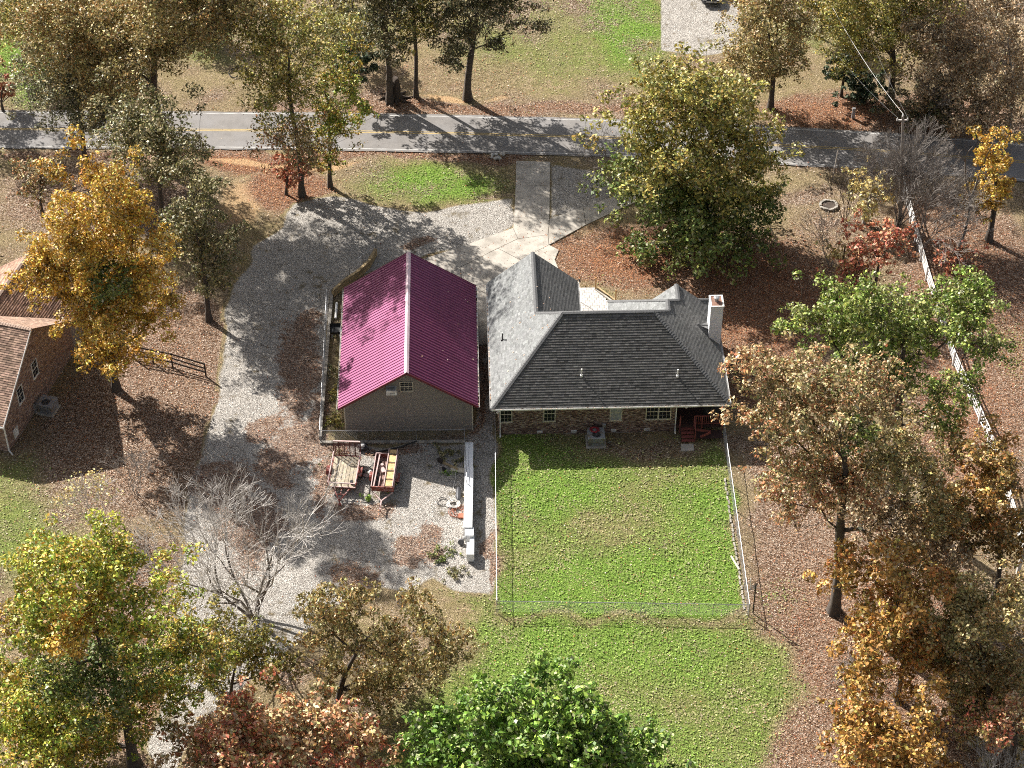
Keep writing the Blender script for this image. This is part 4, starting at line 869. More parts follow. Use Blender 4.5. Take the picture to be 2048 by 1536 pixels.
q = G(917, 990); tag(MB().lathe([(.0,0),(.2,.02),(.24,.10),(.18,.2),(.05,.24)], (0,0,0), 12, Matrix.Diagonal((.9,3.4,1,1))).build('tarp_bundle', M['darkmetal'], smooth=True), 'dark rolled tarp bundle lying against the white steel box', 'tarp').location = (q[0], q[1], 0)
q = G(924, 1033); tag(MB().box(-.25,.25,-.2,.2,0,.12).build('orange_box', M['orange']), 'flat orange case lying below the tangle of orange cord', 'case').location = (q[0], q[1], 0)
# things left of the garage
q = G(673, 622); tag(MB().tube([(q[0],q[1]-1.0,.12),(q[0]-.03,q[1]+.8,.12)], .1, 10).build('white_pipe', M['white']), 'thick white pipe lying in the strip left of the garage', 'pipe')
q = G(672, 668); wb = empty('wheelbarrow', (q[0], q[1], 0), R(5), 'black wheelbarrow parked in the narrow strip left of the garage', 'wheelbarrow'); mb = MB(); mb.poly([(-.3,-.4,.35),(.3,-.4,.35),(.38,.45,.4),(-.38,.45,.4)])
for a, b, c, d in (((-.3,-.4,.35),(.3,-.4,.35),(.42,-.5,.62),(-.42,-.5,.62)),((.3,-.4,.35),(.38,.45,.4),(.45,.55,.62),(.42,-.5,.62)),((.38,.45,.4),(-.38,.45,.4),(-.45,.55,.62),(.45,.55,.62)),((-.38,.45,.4),(-.3,-.4,.35),(-.42,-.5,.62),(-.45,.55,.62))): mb.poly([a,b,c,d])
mb.build('tray', M['black'], wb); wheel(wb, 0, .7, .2, .2, .09); mb = MB(); mb.bar((-.25,.7,.3),(-.3,-1.1,.55),.04); mb.bar((.25,.7,.3),(.3,-1.1,.55),.04); mb.bar((-.25,-.3,0),(-.25,-.3,.35),.03); mb.bar((.25,-.3,0),(.25,-.3,.35),.03); mb.build('handle', M['galv'], wb)

# ------------------------------------------------------------------ board fences
def plank_fence(name, px, nrail, h, wd, th, mt, pmt, label, spacing=2.4, zb=0.):
    root = empty(name, label=label, cat='fence'); P = [Vector((*G(x, y)[:2], zb)) for x, y in px]; rg = random.Random(3)
    for a, b in zip(P, P[1:]):
        L = (b-a).length; n = max(1, round(L/spacing)); d = (b-a)/L; sd = Vector((-d.y, d.x, 0))*.06
        for k in range(n+1):
            p = a + d*(L*k/n)
            if k < n or b == P[-1]: MB().box(-.05,.05,-.05,.05,-.05,h+.06, Matrix.Translation(p)).build('post', M[pmt], root)
            if k < n:
                e = a + d*(L*(k+1)/n)
                for r in range(nrail): z = h*(r+.75)/nrail; MB().bar(p+sd+Vector((0,0,z+rg.uniform(-.015,.015)))+d*.01, e+sd+Vector((0,0,z+rg.uniform(-.015,.015)))-d*.01, th, wd).build('rail', M[mt], root)
    return root
plank_fence('white_rail_fence', [(1778,330),(1800,372),(1851,560),(1905,730),(1975,885),(2030,1060),(2060,1180)], 4, 1.3, .13, .04, 'white', 'white', 'long white four rail board fence running through the trees at the right', 2.4)
plank_fence('dark_board_fence', [(268,716),(345,732),(412,752)], 3, 1.25, .14, .04, 'darkwood', 'darkwood', 'short dark weathered three rail fence beside the orange tree', 2.0)

# ------------------------------------------------------------------ poles, wires, small roadside things
q = G(1800, 446); hp = RY(1806, 232, q[1]); up_ = empty('utility_pole', label='wooden utility pole with insulator standing inside the bare grey tree', cat='utility pole')
MB().tube([(q[0],q[1],0),(hp[0],hp[1],hp[2])], [.16,.11], 10).build('pole', M['barkgrey'], up_); MB().bar((hp[0]-.45,hp[1],hp[2]-.4),(hp[0]+.45,hp[1],hp[2]-.4),.1).build('crossarm', M['barkwhite'], up_)
for dx in (-.4, 0, .4): MB().lathe([(.04,0),(.07,.06),(.05,.14),(.02,.18)], (hp[0]+dx, hp[1], hp[2]-(.35 if dx else 0)), 8).build('insulator', M['white'], up_)
for i, (dx, ex_, ey_, ez_, r, lb_) in enumerate(((0,1600,-120,11.5,.013,'thick pale overhead wire from the utility pole toward the upper left'),(-.4,1560,-60,9.5,.006,'thin overhead wire leaving the left end of the pole crossarm'),(.4,1668,-140,9.5,.006,'thin overhead wire leaving the right end of the pole crossarm'))):
    a = Vector((hp[0]+dx, hp[1], hp[2]-(.15 if dx else -.18))); b = Vector(G(ex_, ey_, ez_)); pts = [a.lerp(b, t/14) - Vector((0,0,1.1*4*(t/14)*(1-t/14))) for t in range(15)]
    tag(MB().tube(pts, r, 5).build('overhead_wire', M['galv'] if i else M['white']), lb_, 'wire')
q = G(1664.5, 362); t = RY(1676, 300, q[1]); tag(MB().tube([(q[0],q[1],0),(t[0],t[1],t[2])], .05, 8).build('marker_pole', M['barkwhite']), 'thin pale leaning pole just below the road by the bare tree', 'pole')
q = G(1706, 236); um = MB().box(-.14,.14,-.10,.10,0,1.05).build('utility_pedestal', M['grey']); um.location = (q[0], q[1], 0); bevel(um, .02); tag(um, 'pale grey utility pedestal standing beyond the road near the dark bushes', 'pedestal')
fp = empty('fire_ring', (*G(1657, 411)[:2], 0), 0, 'round ring of pale stones on dry grass below the road', 'fire ring')
for k in range(16):
    t = k/16*2*math.pi; r = .68; MB().box(-.13,.13,-.09,.09,-.02,.10+.03*(k%3), Matrix.Translation((r*math.cos(t), r*.9*math.sin(t), 0)) @ Matrix.Rotation(t+math.pi/2, 4, 'Z')).build('stone', M['block'], fp)
MB().lathe([(.58,-.04),(.58,.03)], (0,0,0), 20).build('ash_bed', M['stump'], fp)
def rock(name, c, s, seed, parent=None):
    rg = random.Random(seed); bm_ = MB(); V = []; n, m_ = 6, 8
    for i in range(n+1):
        for k in range(m_):
            a, b = math.pi*i/n, 2*math.pi*k/m_; r = s*rg.uniform(.75, 1.1) if 0 < i < n else s*.9; V.append((c[0]+r*math.sin(a)*math.cos(b), c[1]+r*math.sin(a)*math.sin(b)*.8, c[2]+r*math.cos(a)*.65))
    bm_.v = V
    for i in range(n):
        for k in range(m_): bm_.f.append((i*m_+k, (i+1)*m_+k, (i+1)*m_+(k+1)%m_, i*m_+(k+1)%m_))
    return bm_.build(name, M['rock'], parent)
q = G(995, 316); rp_ = empty('rock_pile', (q[0], q[1], 0), 0, 'small pile of pale rocks beside the top of the concrete driveway', 'rock pile'); rg = random.Random(2)
for k in range(13): rock('rock', (rg.uniform(-.5,.5), rg.uniform(-.5,.5), .1+.12*(k>8)), rg.uniform(.12,.24), k, rp_)
# rotten stump
q = G(791, 196); st_ = empty('tree_stump', (q[0], q[1], 0), 0, 'tall jagged rotten stump beside the thick roadside trunk', 'stump'); rg = random.Random(6)
mb = MB(); b0 = 0; n = 14; lv = [(0,.75),(.25,.62),(.6,.50),(1.1,.46),(1.6,.40)]
for z, r in lv:
    for k in range(n): t = 2*math.pi*k/n; rr = r*rg.uniform(.75,1.15); top = 0 if z < 1.5 else rg.uniform(-.5,.7); mb.v.append((rr*math.cos(t), rr*math.sin(t)*.8, z+top))
for i in range(len(lv)-1):
    for k in range(n): a, c = i*n+k, i*n+(k+1)%n; mb.f.append((a, c, c+n, a+n))
mb.f.append(tuple(4*n+k for k in range(n))); mb.build('trunk', M['stump'], st_)
for k in range(8): t = k*.8; mb = MB().tube([(.5*math.cos(t),.5*math.sin(t),.15),(1.1*math.cos(t),1.0*math.sin(t),.05),(1.6*math.cos(t+.2),1.3*math.sin(t+.2),0)],[.14,.09,.03],6); mb.build('root', M['stump'], st_)
q = G(480, 146); pts = [(q[0]+1.0*math.cos(t*.4), q[1]+.9*math.sin(t*.4), .05) for t in range(16)]; tag(MB().tube(pts, .04, 6).build('garden_hoop', M['black']), 'thin dark hoop lying on dry grass across the road', 'hoop')
q = G(494, 152); tag(MB().tube([(q[0],q[1],0),(q[0],q[1],1.1)], .06, 8).build('short_post', M['black']), 'short black post beside the thin dark hoop across the road', 'post')
# corner pole by the yard fence, fallen pieces, gutter extension
q = G(1506, 1226); t = RY(1512, 1168, q[1]); yp = empty('yard_pole', label='black metal pole with short bars outside the right corner of the yard fence', cat='pole'); MB().tube([(q[0],q[1],0),(t[0],t[1],t[2])], .045, 8).build('pole', M['black'], yp)
mb = MB()
for k in range(4): mb.bar((t[0]-.35,t[1]-.05,t[2]-.15-.12*k),(t[0]+.1,t[1],t[2]-.05-.12*k),.035)
mb.build('bar', M['black'], yp); MB().bar((t[0]-.38,t[1],t[2]+.5),(t[0]-.3,t[1],t[2]-.5),.05).build('bracket', M['white'], yp)
a, b = G(1440,733), G(1484,698); tag(MB().tube([(a[0]+.4,a[1],.12),(b[0],b[1]-1.3,.1)], .06, 8).build('drain_extension', M['black']), 'black drain pipe extension lying on leaves right of the house eave', 'pipe')
a, b = G(1462,1113), G(1478,1140); tag(MB().bar((a[0],a[1],.05),(b[0],b[1],.05),.12,.06).build('fallen_board', M['trim']), 'pale broken board on the grass inside the right yard fence', 'board')
cb = empty('edging_stones', label='row of pale edging stones along the inside of the right yard fence', cat='edging'); A = Vector((*G(1450,960)[:2],0)); B = Vector((*G(1490,1225)[:2],0)); n = 28
for k in range(n):
    p = A.lerp(B, k/n); MB().box(-.06,.06,-.17,.17,-.03,.03+.02*(k%2), Matrix.Translation(p+Vector((random.uniform(-.05,.05),0,0))) @ Matrix.Rotation(random.uniform(-.2,.2)+.06,4,'Z')).build('stone', M['block'], cb)
# parked car at the top edge
q = G(1404, 12); car = empty('parked_car', (q[0]+1.0, q[1]+2.2, 0), R(-4), 'dark car parked on the far gravel drive at the top edge', 'car')
def loft(name, secs, mt, parent):
    mb = MB(); n = len(secs[0])
    for s in secs: mb.v += s
    for i in range(len(secs)-1):
        for k in range(n): a, c = i*n+k, i*n+(k+1)%n; mb.f.append((a, c, c+n, a+n))
    mb.f.append(tuple(range(n))[::-1]); mb.f.append(tuple((len(secs)-1)*n+k for k in range(n))); return mb.build(name, M[mt], parent, True)
loft('body', [[(-w_,y,z0),(w_,y,z0),(w_*1.02,y,z0+.25),(w_*.93,y,z1),(-w_*.93,y,z1),(-w_*1.02,y,z0+.25)] for y, w_, z0, z1 in ((-2.3,.70,.40,.62),(-2.15,.84,.28,.74),(-1.2,.90,.25,.92),(0,.91,.25,.98),(1.4,.90,.25,.98),(2.1,.86,.3,.92),(2.3,.75,.42,.8))], 'carpaint', car)
loft('cabin', [[(-w_,y,.9),(w_,y,.9),(w_*.8,y2,z1),(-w_*.8,y2,z1)] for y, y2, w_, z1 in ((-1.15,-.45,.82,.95),(-.9,-.35,.84,1.38),(.9,.7,.84,1.42),(1.6,1.1,.80,.97))], 'glass', car)
MB().box(-.62,.62,-.35,.8,1.405,1.425).build('roof', M['carpaint'], car)
for s in (-1, 1):
    MB().box(s*.62-.16,s*.62+.16,-2.29,-2.2,.55,.68).build('headlight', M['lamp'], car)
    for y in (-1.4, 1.35): wheel(car, s*.82, y, .33, .33, .2)
MB().box(-.5,.5,-2.32,-2.26,.42,.58).build('grille', M['galv'], car)

# ------------------------------------------------------------------ TREES
def tubes_mesh(name, segs):
    """segs: list of (p, q, rp, rq); joined into one mesh of tapered prisms"""
    out_v = []; out_f = []; b = 0
    for thin in (0, 1):
        S_ = [s for s in segs if (max(s[2], s[3]) < .06) == bool(thin)]
        if not S_: continue
        n = 3 if thin else 5; p = np.array([s[0] for s in S_], float); q = np.array([s[1] for s in S_], float); rp = np.array([s[2] for s in S_]); rq = np.array([s[3] for s in S_])
        d = q-p; L = np.linalg.norm(d, axis=1, keepdims=True)+1e-9; d /= L; ref = np.where(np.abs(d[:, 2:3]) > .8, np.array([[1., 0, 0]]), np.array([[0, 0, 1.]])); u = np.cross(d, ref); u /= np.linalg.norm(u, axis=1, keepdims=True); v = np.cross(d, u)
        q = q + d*rq[:, None]*.4; ring = []
        for P_, r_ in ((p, rp), (q, rq)):
            for k in range(n): t = 2*math.pi*k/n; ring.append(P_ + (u*math.cos(t)+v*math.sin(t))*r_[:, None])
        Vt = np.stack(ring, 1); m_ = len(S_); out_v.append(Vt.reshape(-1, 3)); base = b + np.arange(m_)[:, None]*2*n; F = []
        for k in range(n): F.append(np.stack([base[:, 0]+k, base[:, 0]+(k+1)%n, base[:, 0]+n+(k+1)%n, base[:, 0]+n+k], -1))
        out_f.append(np.stack(F, 1).reshape(-1, 4)); b += m_*2*n
    V = np.concatenate(out_v); F = np.concatenate(out_f); me = bpy.data.meshes.new(name); nf = len(F)
    me.vertices.add(len(V)); me.vertices.foreach_set('co', V.astype(np.float32).ravel()); me.loops.add(nf*4); me.loops.foreach_set('vertex_index', F.astype(np.int32).ravel()); me.polygons.add(nf); me.polygons.foreach_set('loop_start', np.arange(0, nf*4, 4, dtype=np.int32)); me.update(calc_edges=True)
    me.polygons.foreach_set('use_smooth', np.ones(nf, bool)); return me
PAL = dict(
    gold=[(.50,.28,.035),(.46,.22,.03),(.48,.31,.05),(.34,.20,.04),(.14,.13,.03),(.46,.16,.03)], amber=[(.36,.18,.04),(.40,.23,.06),(.26,.14,.04),(.15,.13,.03),(.36,.13,.04)],
    lime=[(.30,.30,.03),(.17,.23,.025),(.09,.15,.02),(.42,.26,.045),(.13,.12,.03),(.40,.16,.05)], green=[(.085,.16,.022),(.12,.20,.028),(.05,.105,.016),(.16,.22,.035)],
    olive=[(.135,.125,.045),(.19,.165,.07),(.085,.09,.035),(.24,.19,.10),(.07,.085,.03)], oak=[(.22,.17,.065),(.27,.20,.08),(.13,.13,.045),(.32,.25,.11),(.27,.14,.05),(.16,.17,.055)],
    yolive=[(.25,.23,.05),(.15,.16,.04),(.33,.26,.06),(.09,.11,.03),(.30,.19,.05),(.20,.22,.045)], dark=[(.055,.06,.025),(.09,.08,.035),(.12,.09,.04),(.04,.05,.02)],
    brown=[(.23,.16,.09),(.30,.22,.13),(.16,.11,.06),(.36,.28,.18),(.24,.13,.06),(.15,.14,.06)], russet=[(.30,.19,.09),(.19,.17,.07),(.36,.24,.13),(.13,.14,.05),(.34,.13,.06),(.25,.22,.09)],
    red=[(.32,.085,.05),(.38,.16,.08),(.25,.06,.04),(.36,.22,.11)], redtan=[(.36,.20,.10),(.26,.20,.06),(.42,.26,.15),(.38,.09,.06),(.20,.18,.05),(.30,.12,.06)],
    dgreen=[(.075,.115,.025),(.11,.14,.03),(.05,.08,.02),(.17,.16,.04)], bright=[(.32,.33,.04),(.20,.27,.03),(.42,.33,.05),(.13,.21,.03),(.44,.22,.05)], pink=[(.37,.22,.12),(.30,.19,.09),(.40,.29,.16),(.34,.12,.055),(.22,.20,.08),(.16,.15,.06)], cedar=[(.018,.035,.018),(.03,.05,.022),(.045,.06,.03)], paleyellow=[(.48,.34,.12),(.40,.30,.10),(.50,.40,.2)], greyolive=[(.17,.165,.10),(.12,.125,.07),(.22,.20,.13),(.09,.10,.045)])
NLEAF = [0]
def leaves(name, cc, cr, n, size, pal, rg, parent, droop=0., flat=.75, cp=None):
    w_ = cr**2; ci = rg.choice(len(cc), n, p=w_/w_.sum()); d = rg.normal(size=(n, 3)); d[:, 2] += .25; d /= np.linalg.norm(d, axis=1, keepdims=True)
    rad = cr[ci]*(.45+.65*rg.random(n)**.6); p = cc[ci] + d*rad[:, None]*np.array([1, 1, flat]); nr = d*.6 + rg.normal(size=(n, 3))*.65 + np.array([0, 0, .35]); nr /= np.linalg.norm(nr, axis=1, keepdims=True)
    t = np.cross(nr, rg.normal(size=(n, 3))); t /= np.linalg.norm(t, axis=1, keepdims=True)+1e-9
    if droop: t = t + np.array([0, 0, -droop]); t /= np.linalg.norm(t, axis=1, keepdims=True)
    b = np.cross(nr, t); b /= np.linalg.norm(b, axis=1, keepdims=True)+1e-9; s = size*rg.uniform(.6, 1.4, n)[:, None]
    V = np.stack([p - t*s*.62, p + b*s*.36 + nr*s*.10, p + t*s*.62, p - b*s*.36 + nr*s*.10], 1)
    pals = pal if cp is not None else [pal]; K = 6; P = np.array([[q[i % len(q)] for i in range(6)] for q in pals]); hue = np.repeat(rg.random(len(cc)//5+1), 5)[:len(cc)]*.7 + rg.random(len(cc))*.3; zz = cc[:, 2]; zz = (zz-zz.min())/(np.ptp(zz)+1e-6)
    f = (hue[ci]*.62 + rg.random(n)*.38)
    k = (f*K).astype(int) % K; pc = cp[ci] if cp is not None else np.zeros(n, int); c = P[pc, k]*.72 + P[pc, (k+rg.integers(0, K, n)) % K]*.28; c = c*1.5*np.exp(rg.normal(0, .42, n))[:, None]
    pale = rg.random(n) < .08; c[pale] = c[pale]*.6 + np.array([.34,.30,.22])  # a few leaves coloured near-white as painted glints
    me = quads_mesh(name, V, c.clip(.01, .8)); NLEAF[0] += n; return link(name, me, M['leaf'], parent)
def tree(name, label, base, lobes, pal, dens=1., size=.185, bark='bark', r0=None, clump=1.0, droop=0., seed=None, group=None, limbvis=1., cat='tree', shell=.45):
    rg = np.random.default_rng(seed if seed is not None else abs(hash((base, len(label)))) % 99999 if 0 else int(base[0]*7+base[1]*13+5000) % 99991)
    B = G(*base); Y = B[1]; cc = []; cr = []; nl = 0; tops = []; cp = []; pals = [PAL[pal] if isinstance(pal, str) else pal]
    for lb_ in lobes:
        cx, cy, hw_, hh_ = lb_[:4]; dY = lb_[4] if len(lb_) > 4 else 0.0; pi = 0
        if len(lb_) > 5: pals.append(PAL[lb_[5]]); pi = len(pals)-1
        c = RY(cx, cy, Y+dY); s = scale_at(c); r = hw_*1.08/s; hz = hh_*1.08/s
        rz = math.sqrt(max((hz*hz - (r*.62)**2), (r*.5)**2))/.78; rz = min(rz, max(1.0, c[2]*.98)) if c[2] > 0 else rz
        c[2] = max(c[2], rz*.6); tops.append((c, r, rz)); n = max(10, int(7.5*r*max(r, rz)**.9/clump**1.4)); ph = rg.uniform(0, 6.28, 6); got = 0
        for _ in range(n*4):
            d = rg.normal(size=3); d /= np.linalg.norm(d); a = math.atan2(d[1], d[0])
            lob = 1 + .16*math.sin(3*a+ph[0]) + .12*math.sin(5*a+ph[1]+3*d[2]) + .10*math.sin(7*d[2]+ph[2]+2*a); rho = rg.random()**shell
            if math.sin(2.1*d[0]*r+ph[3])*math.sin(2.3*d[1]*r+ph[4])*math.sin(1.9*d[2]*rz+ph[5]) > .36: continue
            q0 = c + d*rho*lob*np.array([r, r, rz])*.91
            if q0[2] < .5: continue
            for _k in range(5):
                q = q0 + rg.normal(size=3)*np.array([1, 1, .7])*min(.95, .14*r+.22)
                if q[2] < .4: continue
                cc.append(q); cr.append(clump*rg.uniform(.5, 1.0)*min(1.25, .42+r*.12)); cp.append(pi); got += 1
            if got >= n: break
        nl += dens*400*r*(rz*.5+r*.5)*(.26/size)**1.45
    cc = np.array(cc); cr = np.array(cr); root = empty(name, (B[0], B[1], 0), 0, label, cat, group)
    off = np.array([B[0], B[1], 0]); cc -= off
    # skeleton
    top = max(tops, key=lambda t: t[0][2]+t[2]); tc = np.mean([t[0] for t in tops], 0) - off; ht = max(2., tc[2] + .35*top[2]); lean = tc[:2]/max(ht, 1)*.8
    nb = int(ht/.9)+2; nodes_ = []; par = []; wv = rg.uniform(-1, 1, 4)
    for k in range(nb):
        z = ht*k/(nb-1); f = z/ht; nodes_.append(np.array([lean[0]*z*f + .25*math.sin(z*.5+wv[0])*f, lean[1]*z*f + .25*math.sin(z*.4+wv[1])*f, z])); par.append(k-1)
    zb = min(cc[:, 2].min(), ht*.45); order = np.argsort(np.linalg.norm(cc[:, :2]-np.outer(cc[:, 2]/ht, lean*ht*.6)[:, :2], axis=1) + .3*np.abs(cc[:, 2]-tc[2])); tips = []
    for i in order:
        t = cc[i]; N_ = np.array(nodes_); dd = np.linalg.norm(N_-t, axis=1) + np.maximum(0, N_[:, 2]-t[2]+.4)*2.2 + np.where(N_[:, 2] < max(zb*.75, 1.2 if ht > 5 else .2), 50, 0); j = int(np.argmin(dd)); a = N_[j]; L = np.linalg.norm(t-a); m_ = max(1, min(3, int(L/1.0))); pj = j
        for k in range(1, m_+1):
            f = k/m_; q = a + (t-a)*f + np.array([*rg.normal(0, .07*L, 2)*(f*(1-f)*2), .12*L*math.sin(math.pi*f)]); nodes_.append(q); par.append(pj); pj = len(nodes_)-1
        tips.append(pj)
    cnt = np.zeros(len(nodes_)); 
    for t in tips: cnt[t] += 1
    for k in range(len(nodes_)-1, 0, -1):
        if par[k] >= 0: cnt[par[k]] += cnt[k]
    r0 = (r0 or .10 + ht*.017)*.82; rad = r0*.8*(np.maximum(cnt, .6)/max(cnt[0], 1))**.6; rad[:nb] = np.maximum(rad[:nb], r0*(1-.75*np.arange(nb)/nb))
    rad = np.maximum(rad, .014); segs = [(nodes_[par[k]], nodes_[k], min(rad[par[k]], rad[k]*1.5 if k >= nb else 9), rad[k]) for k in range(1, len(nodes_))]
    segs[0] = (segs[0][0]-np.array([0,0,.2]), segs[0][1], r0*1.45, segs[0][3])
    for t in tips:                                    # fine twigs at the tips
        for _ in range(2):
            d = rg.normal(size=3); d[2] = abs(d[2])*.6; d /= np.linalg.norm(d); segs.append((nodes_[t], nodes_[t]+d*rg.uniform(.5, 1.0)*clump, .014, .006))
    link('trunk', tubes_mesh('trunk', segs), M[bark], root)
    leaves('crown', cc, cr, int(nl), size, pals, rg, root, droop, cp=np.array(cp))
    return root
def bare(name, label, base, H_, spread, bark='barkgrey', stems=3, levels=6, seed=1, lean=0., r0=.16, up=.25, rad0=None, cat='tree', twl=.75, leafpal=None, nleaf=0, leafsize=.2, kids=(2,3)):
    rg = np.random.default_rng(seed); B = G(*base); root = empty(name, (B[0], B[1], 0), 0, label, cat); segs = []; tips = []
    def grow(p, d, L, r, lv):
        n = 3; q = p
        for k in range(n):
            d2 = d + rg.normal(0, .10, 3); d2[2] += up*.10; d2 /= np.linalg.norm(d2); e = q + d2*L/n; ra = r*(1-.3*k/n); segs.append((q, e, ra, r*(1-.3*(k+1)/n))); q = e; d = d2
            if lv <= levels-2 and k < n-1 and lv > 0 and rg.random() < .6: side(q, d, L, r, lv)
        if lv == 0: tips.append(q); return
        for _ in range(int(rg.integers(kids[0], kids[1]+1))):
            s = rg.normal(size=3); s -= d*(s @ d); s /= np.linalg.norm(s)+1e-9; a = rg.uniform(.25, .62)*spread; nd = d*math.cos(a)+s*math.sin(a); nd[2] += .05; nd /= np.linalg.norm(nd); grow(q, nd, L*rg.uniform(.62, .85), r*rg.uniform(.55, .7), lv-1)
    def side(q, d, L, r, lv):
        s = rg.normal(size=3); s -= d*(s @ d); s /= np.linalg.norm(s)+1e-9; a = rg.uniform(.5, .9)*spread; nd = d*math.cos(a)+s*math.sin(a); nd /= np.linalg.norm(nd); grow(q, nd, L*rg.uniform(.45, .7), r*.45, max(0, lv-2))
    L0 = H_*.30
    for k in range(stems):
        a = 2*math.pi*(k+rg.random()*.6)/stems; t = .30*spread if stems > 1 else .05; d = np.array([math.cos(a)*t+lean, math.sin(a)*t, 1.]); d /= np.linalg.norm(d); grow(np.array([math.cos(a)*.12*(stems > 1), math.sin(a)*.12*(stems > 1), -.1]), d, L0*rg.uniform(.85, 1.1), r0*rg.uniform(.8, 1), levels)
    zt = max(s[1][2] for s in segs); k = H_/zt; segs = [(a*k, b*k, max(c*.9, .011), max(e*.9, .009)) for a, b, c, e in segs]
    tk_ = .055 if levels > 3 else -1; thk = [s_ for s_ in segs if s_[2] >= tk_]; segs = [s_ for s_ in segs if s_[2] < tk_]
    if thk: link('trunk', tubes_mesh('trunk', thk), M['barkmid' if bark != 'barkwhite' else bark], root)
    if segs: link('branches', tubes_mesh('branches', segs), M[bark], root)
    if nleaf:
        T = np.array(tips)*k; T = T[rg.choice(len(T), min(len(T), 90), replace=False)]; leaves('crown', T, np.full(len(T), .45), nleaf, leafsize, PAL[leafpal], rg, root)
    return root

T = tree
# --- far side of the road, top edge
T('roadside_oak', 'thick straight roadside oak with dark crown beside the rotten stump', (780,203), [(765,10,80,100),(735,60,40,50),(790,-90,100,80)], 'dark', .75, clump=.8, r0=.42)  # backlit shade of the crown put into its dark leaf palette
T('roadside_oak', 'slender roadside oak standing between the two thicker roadside trunks', (832,193), [(842,20,60,95),(815,90,25,35),(850,-90,70,70)], 'yolive', .45, clump=.75, r0=.27)
T('roadside_oak', 'thick roadside oak with brown wide crown, rightmost of the three trunks', (935,198), [(930,10,95,90),(1040,25,48,50),(920,90,55,50),(985,85,40,32),(940,-100,130,80),(1060,-60,70,60)], 'dark', .75, clump=.8, r0=.45)  # dark leaf colours again stand for a backlit crown
T('red_cedar', 'small dark flat topped cedar beyond the road left of the thick oak', (706,200), [(706,120,46,40)], 'cedar', 1.5, .18, clump=.6)
T('oak_tree', 'grey green tree at the top edge beyond the small dark cedar', (700,112), [(705,25,55,60)], 'olive', .8, clump=.8)
T('oak_tree', 'yellow green tree in the top left corner across the road', (60,110), [(60,25,95,60)], 'yolive', .9)
T('oak_tree', 'brown tree at the top edge right of the top left oak', (390,75), [(375,20,60,50)], 'oak', .8)
T('red_shrub', 'dark red shrub at the left edge just beyond the road', (6,222), [(6,182,26,26)], 'red', 1.0, .2, clump=.5, cat='shrub')
T('oak_tree', 'brown olive oak above the far gravel drive with a dark trunk', (1541,215), [(1525,75,95,95),(1500,130,75,55),(1570,120,50,50),(1540,-30,100,70)], 'oak', .75, clump=.8, r0=.33)
T('young_tree', 'yellow brown tree at the top edge left of the dark leaning oak', (1640,75), [(1640,10,65,50)], 'yolive', .8)
T('holly_tree', 'narrow dark green evergreen behind the roadside leaves at the upper right', (1682,192), [(1682,132,26,52)], 'cedar', 1.8, .2, clump=.55)
T('evergreen_shrub', 'low dark green shrub behind the grey utility pedestal', (1730,206), [(1735,178,48,26)], 'cedar', 1.6, .2, clump=.5, cat='shrub')
T('oak_tree', 'tall yellow green oak with thick black trunk at the upper right', (1780,198), [(1745,35,115,75),(1700,90,60,40),(1810,100,40,40),(1780,-60,130,70)], 'yolive', .8, clump=.85, r0=.42)
T('brown_oak', 'brown leaved oak right of the tall yellow green oak at the top', (1895,245), [(1895,110,95,115),(1850,60,60,60)], 'brown', .75, clump=.85, bark='barkgrey')
T('brown_oak', 'brown leaved oak in the top right corner', (2015,262), [(2005,130,85,140)], 'brown', .8, clump=.85, bark='barkgrey')
T('brown_oak', 'brown oak at the top edge behind the other brown oaks', (1900,70), [(1890,5,100,55),(1990,0,80,50)], 'brown', .8, clump=.85, bark='barkgrey')
T('brown_sapling', 'low brown leaved tree just below the brown oaks beside the road', (1955,300), [(1945,232,62,46)], 'brown', .7, clump=.6, bark='barkgrey')
T('roadside_thicket', 'dark tangle of brush beyond the road under the brown oaks', (1850,238), [(1850,205,80,26)], 'dark', .8, .2, clump=.6, cat='shrub', bark='barkgrey')
bare('bare_sapling', 'bare grey sapling with crooked twigs in front of the brown oaks', (1850,262), 6.5, 1.1, 'barkgrey', 3, 5, 21, r0=.09)
# --- near side of the road, left
T('big_oak', 'huge spreading brown oak filling the top left of the picture', (326,336), [(290,40,150,110),(120,30,130,75),(405,50,95,75,-4.5),(200,120,110,60),(330,-70,150,90,-3),(400,-40,110,75,-6),(440,20,80,60,-5),(470,-20,70,60,-3)], 'oak', .85, clump=.85, r0=.5)
T('olive_oak', 'grey olive tree hanging over the road left of the huge oak trunk', (170,322), [(150,165,115,75),(130,110,80,50),(210,215,60,40)], 'greyolive', .95, clump=.8, r0=.3)
T('olive_oak', 'dense dark olive tree just below the huge oak above the orange tree', (330,500), [(300,270,130,105),(380,330,60,60)], 'olive', .8, clump=.85)
T('dark_oak', 'dark shaded olive tree between the orange tree and the gravel drive', (418,640), [(405,480,68,130),(385,380,60,60)], 'olive', .85, clump=.85)
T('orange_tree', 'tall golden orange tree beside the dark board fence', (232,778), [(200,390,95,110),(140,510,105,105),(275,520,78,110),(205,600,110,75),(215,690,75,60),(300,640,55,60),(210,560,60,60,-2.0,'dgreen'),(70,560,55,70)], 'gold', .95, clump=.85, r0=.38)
T('young_tree', 'thin rusty brown tree left of the top of the golden orange tree', (85,430), [(80,355,48,55)], 'russet', .5, clump=.6)
T('leaning_sweetgum', 'tall yellow green tree with bare dark trunk at the bend of the gravel', (604,390), [(590,40,125,100),(570,160,105,85),(600,270,85,60,0,'russet'),(540,80,60,90,0,'oak')], 'yolive', .5, clump=.8, r0=.33)
T('roadside_tree', 'bright yellow green tree touching the right side of the tall roadside tree', (660,372), [(675,230,62,85),(690,130,45,70),(640,320,40,30)], 'lime', .65, clump=.75)
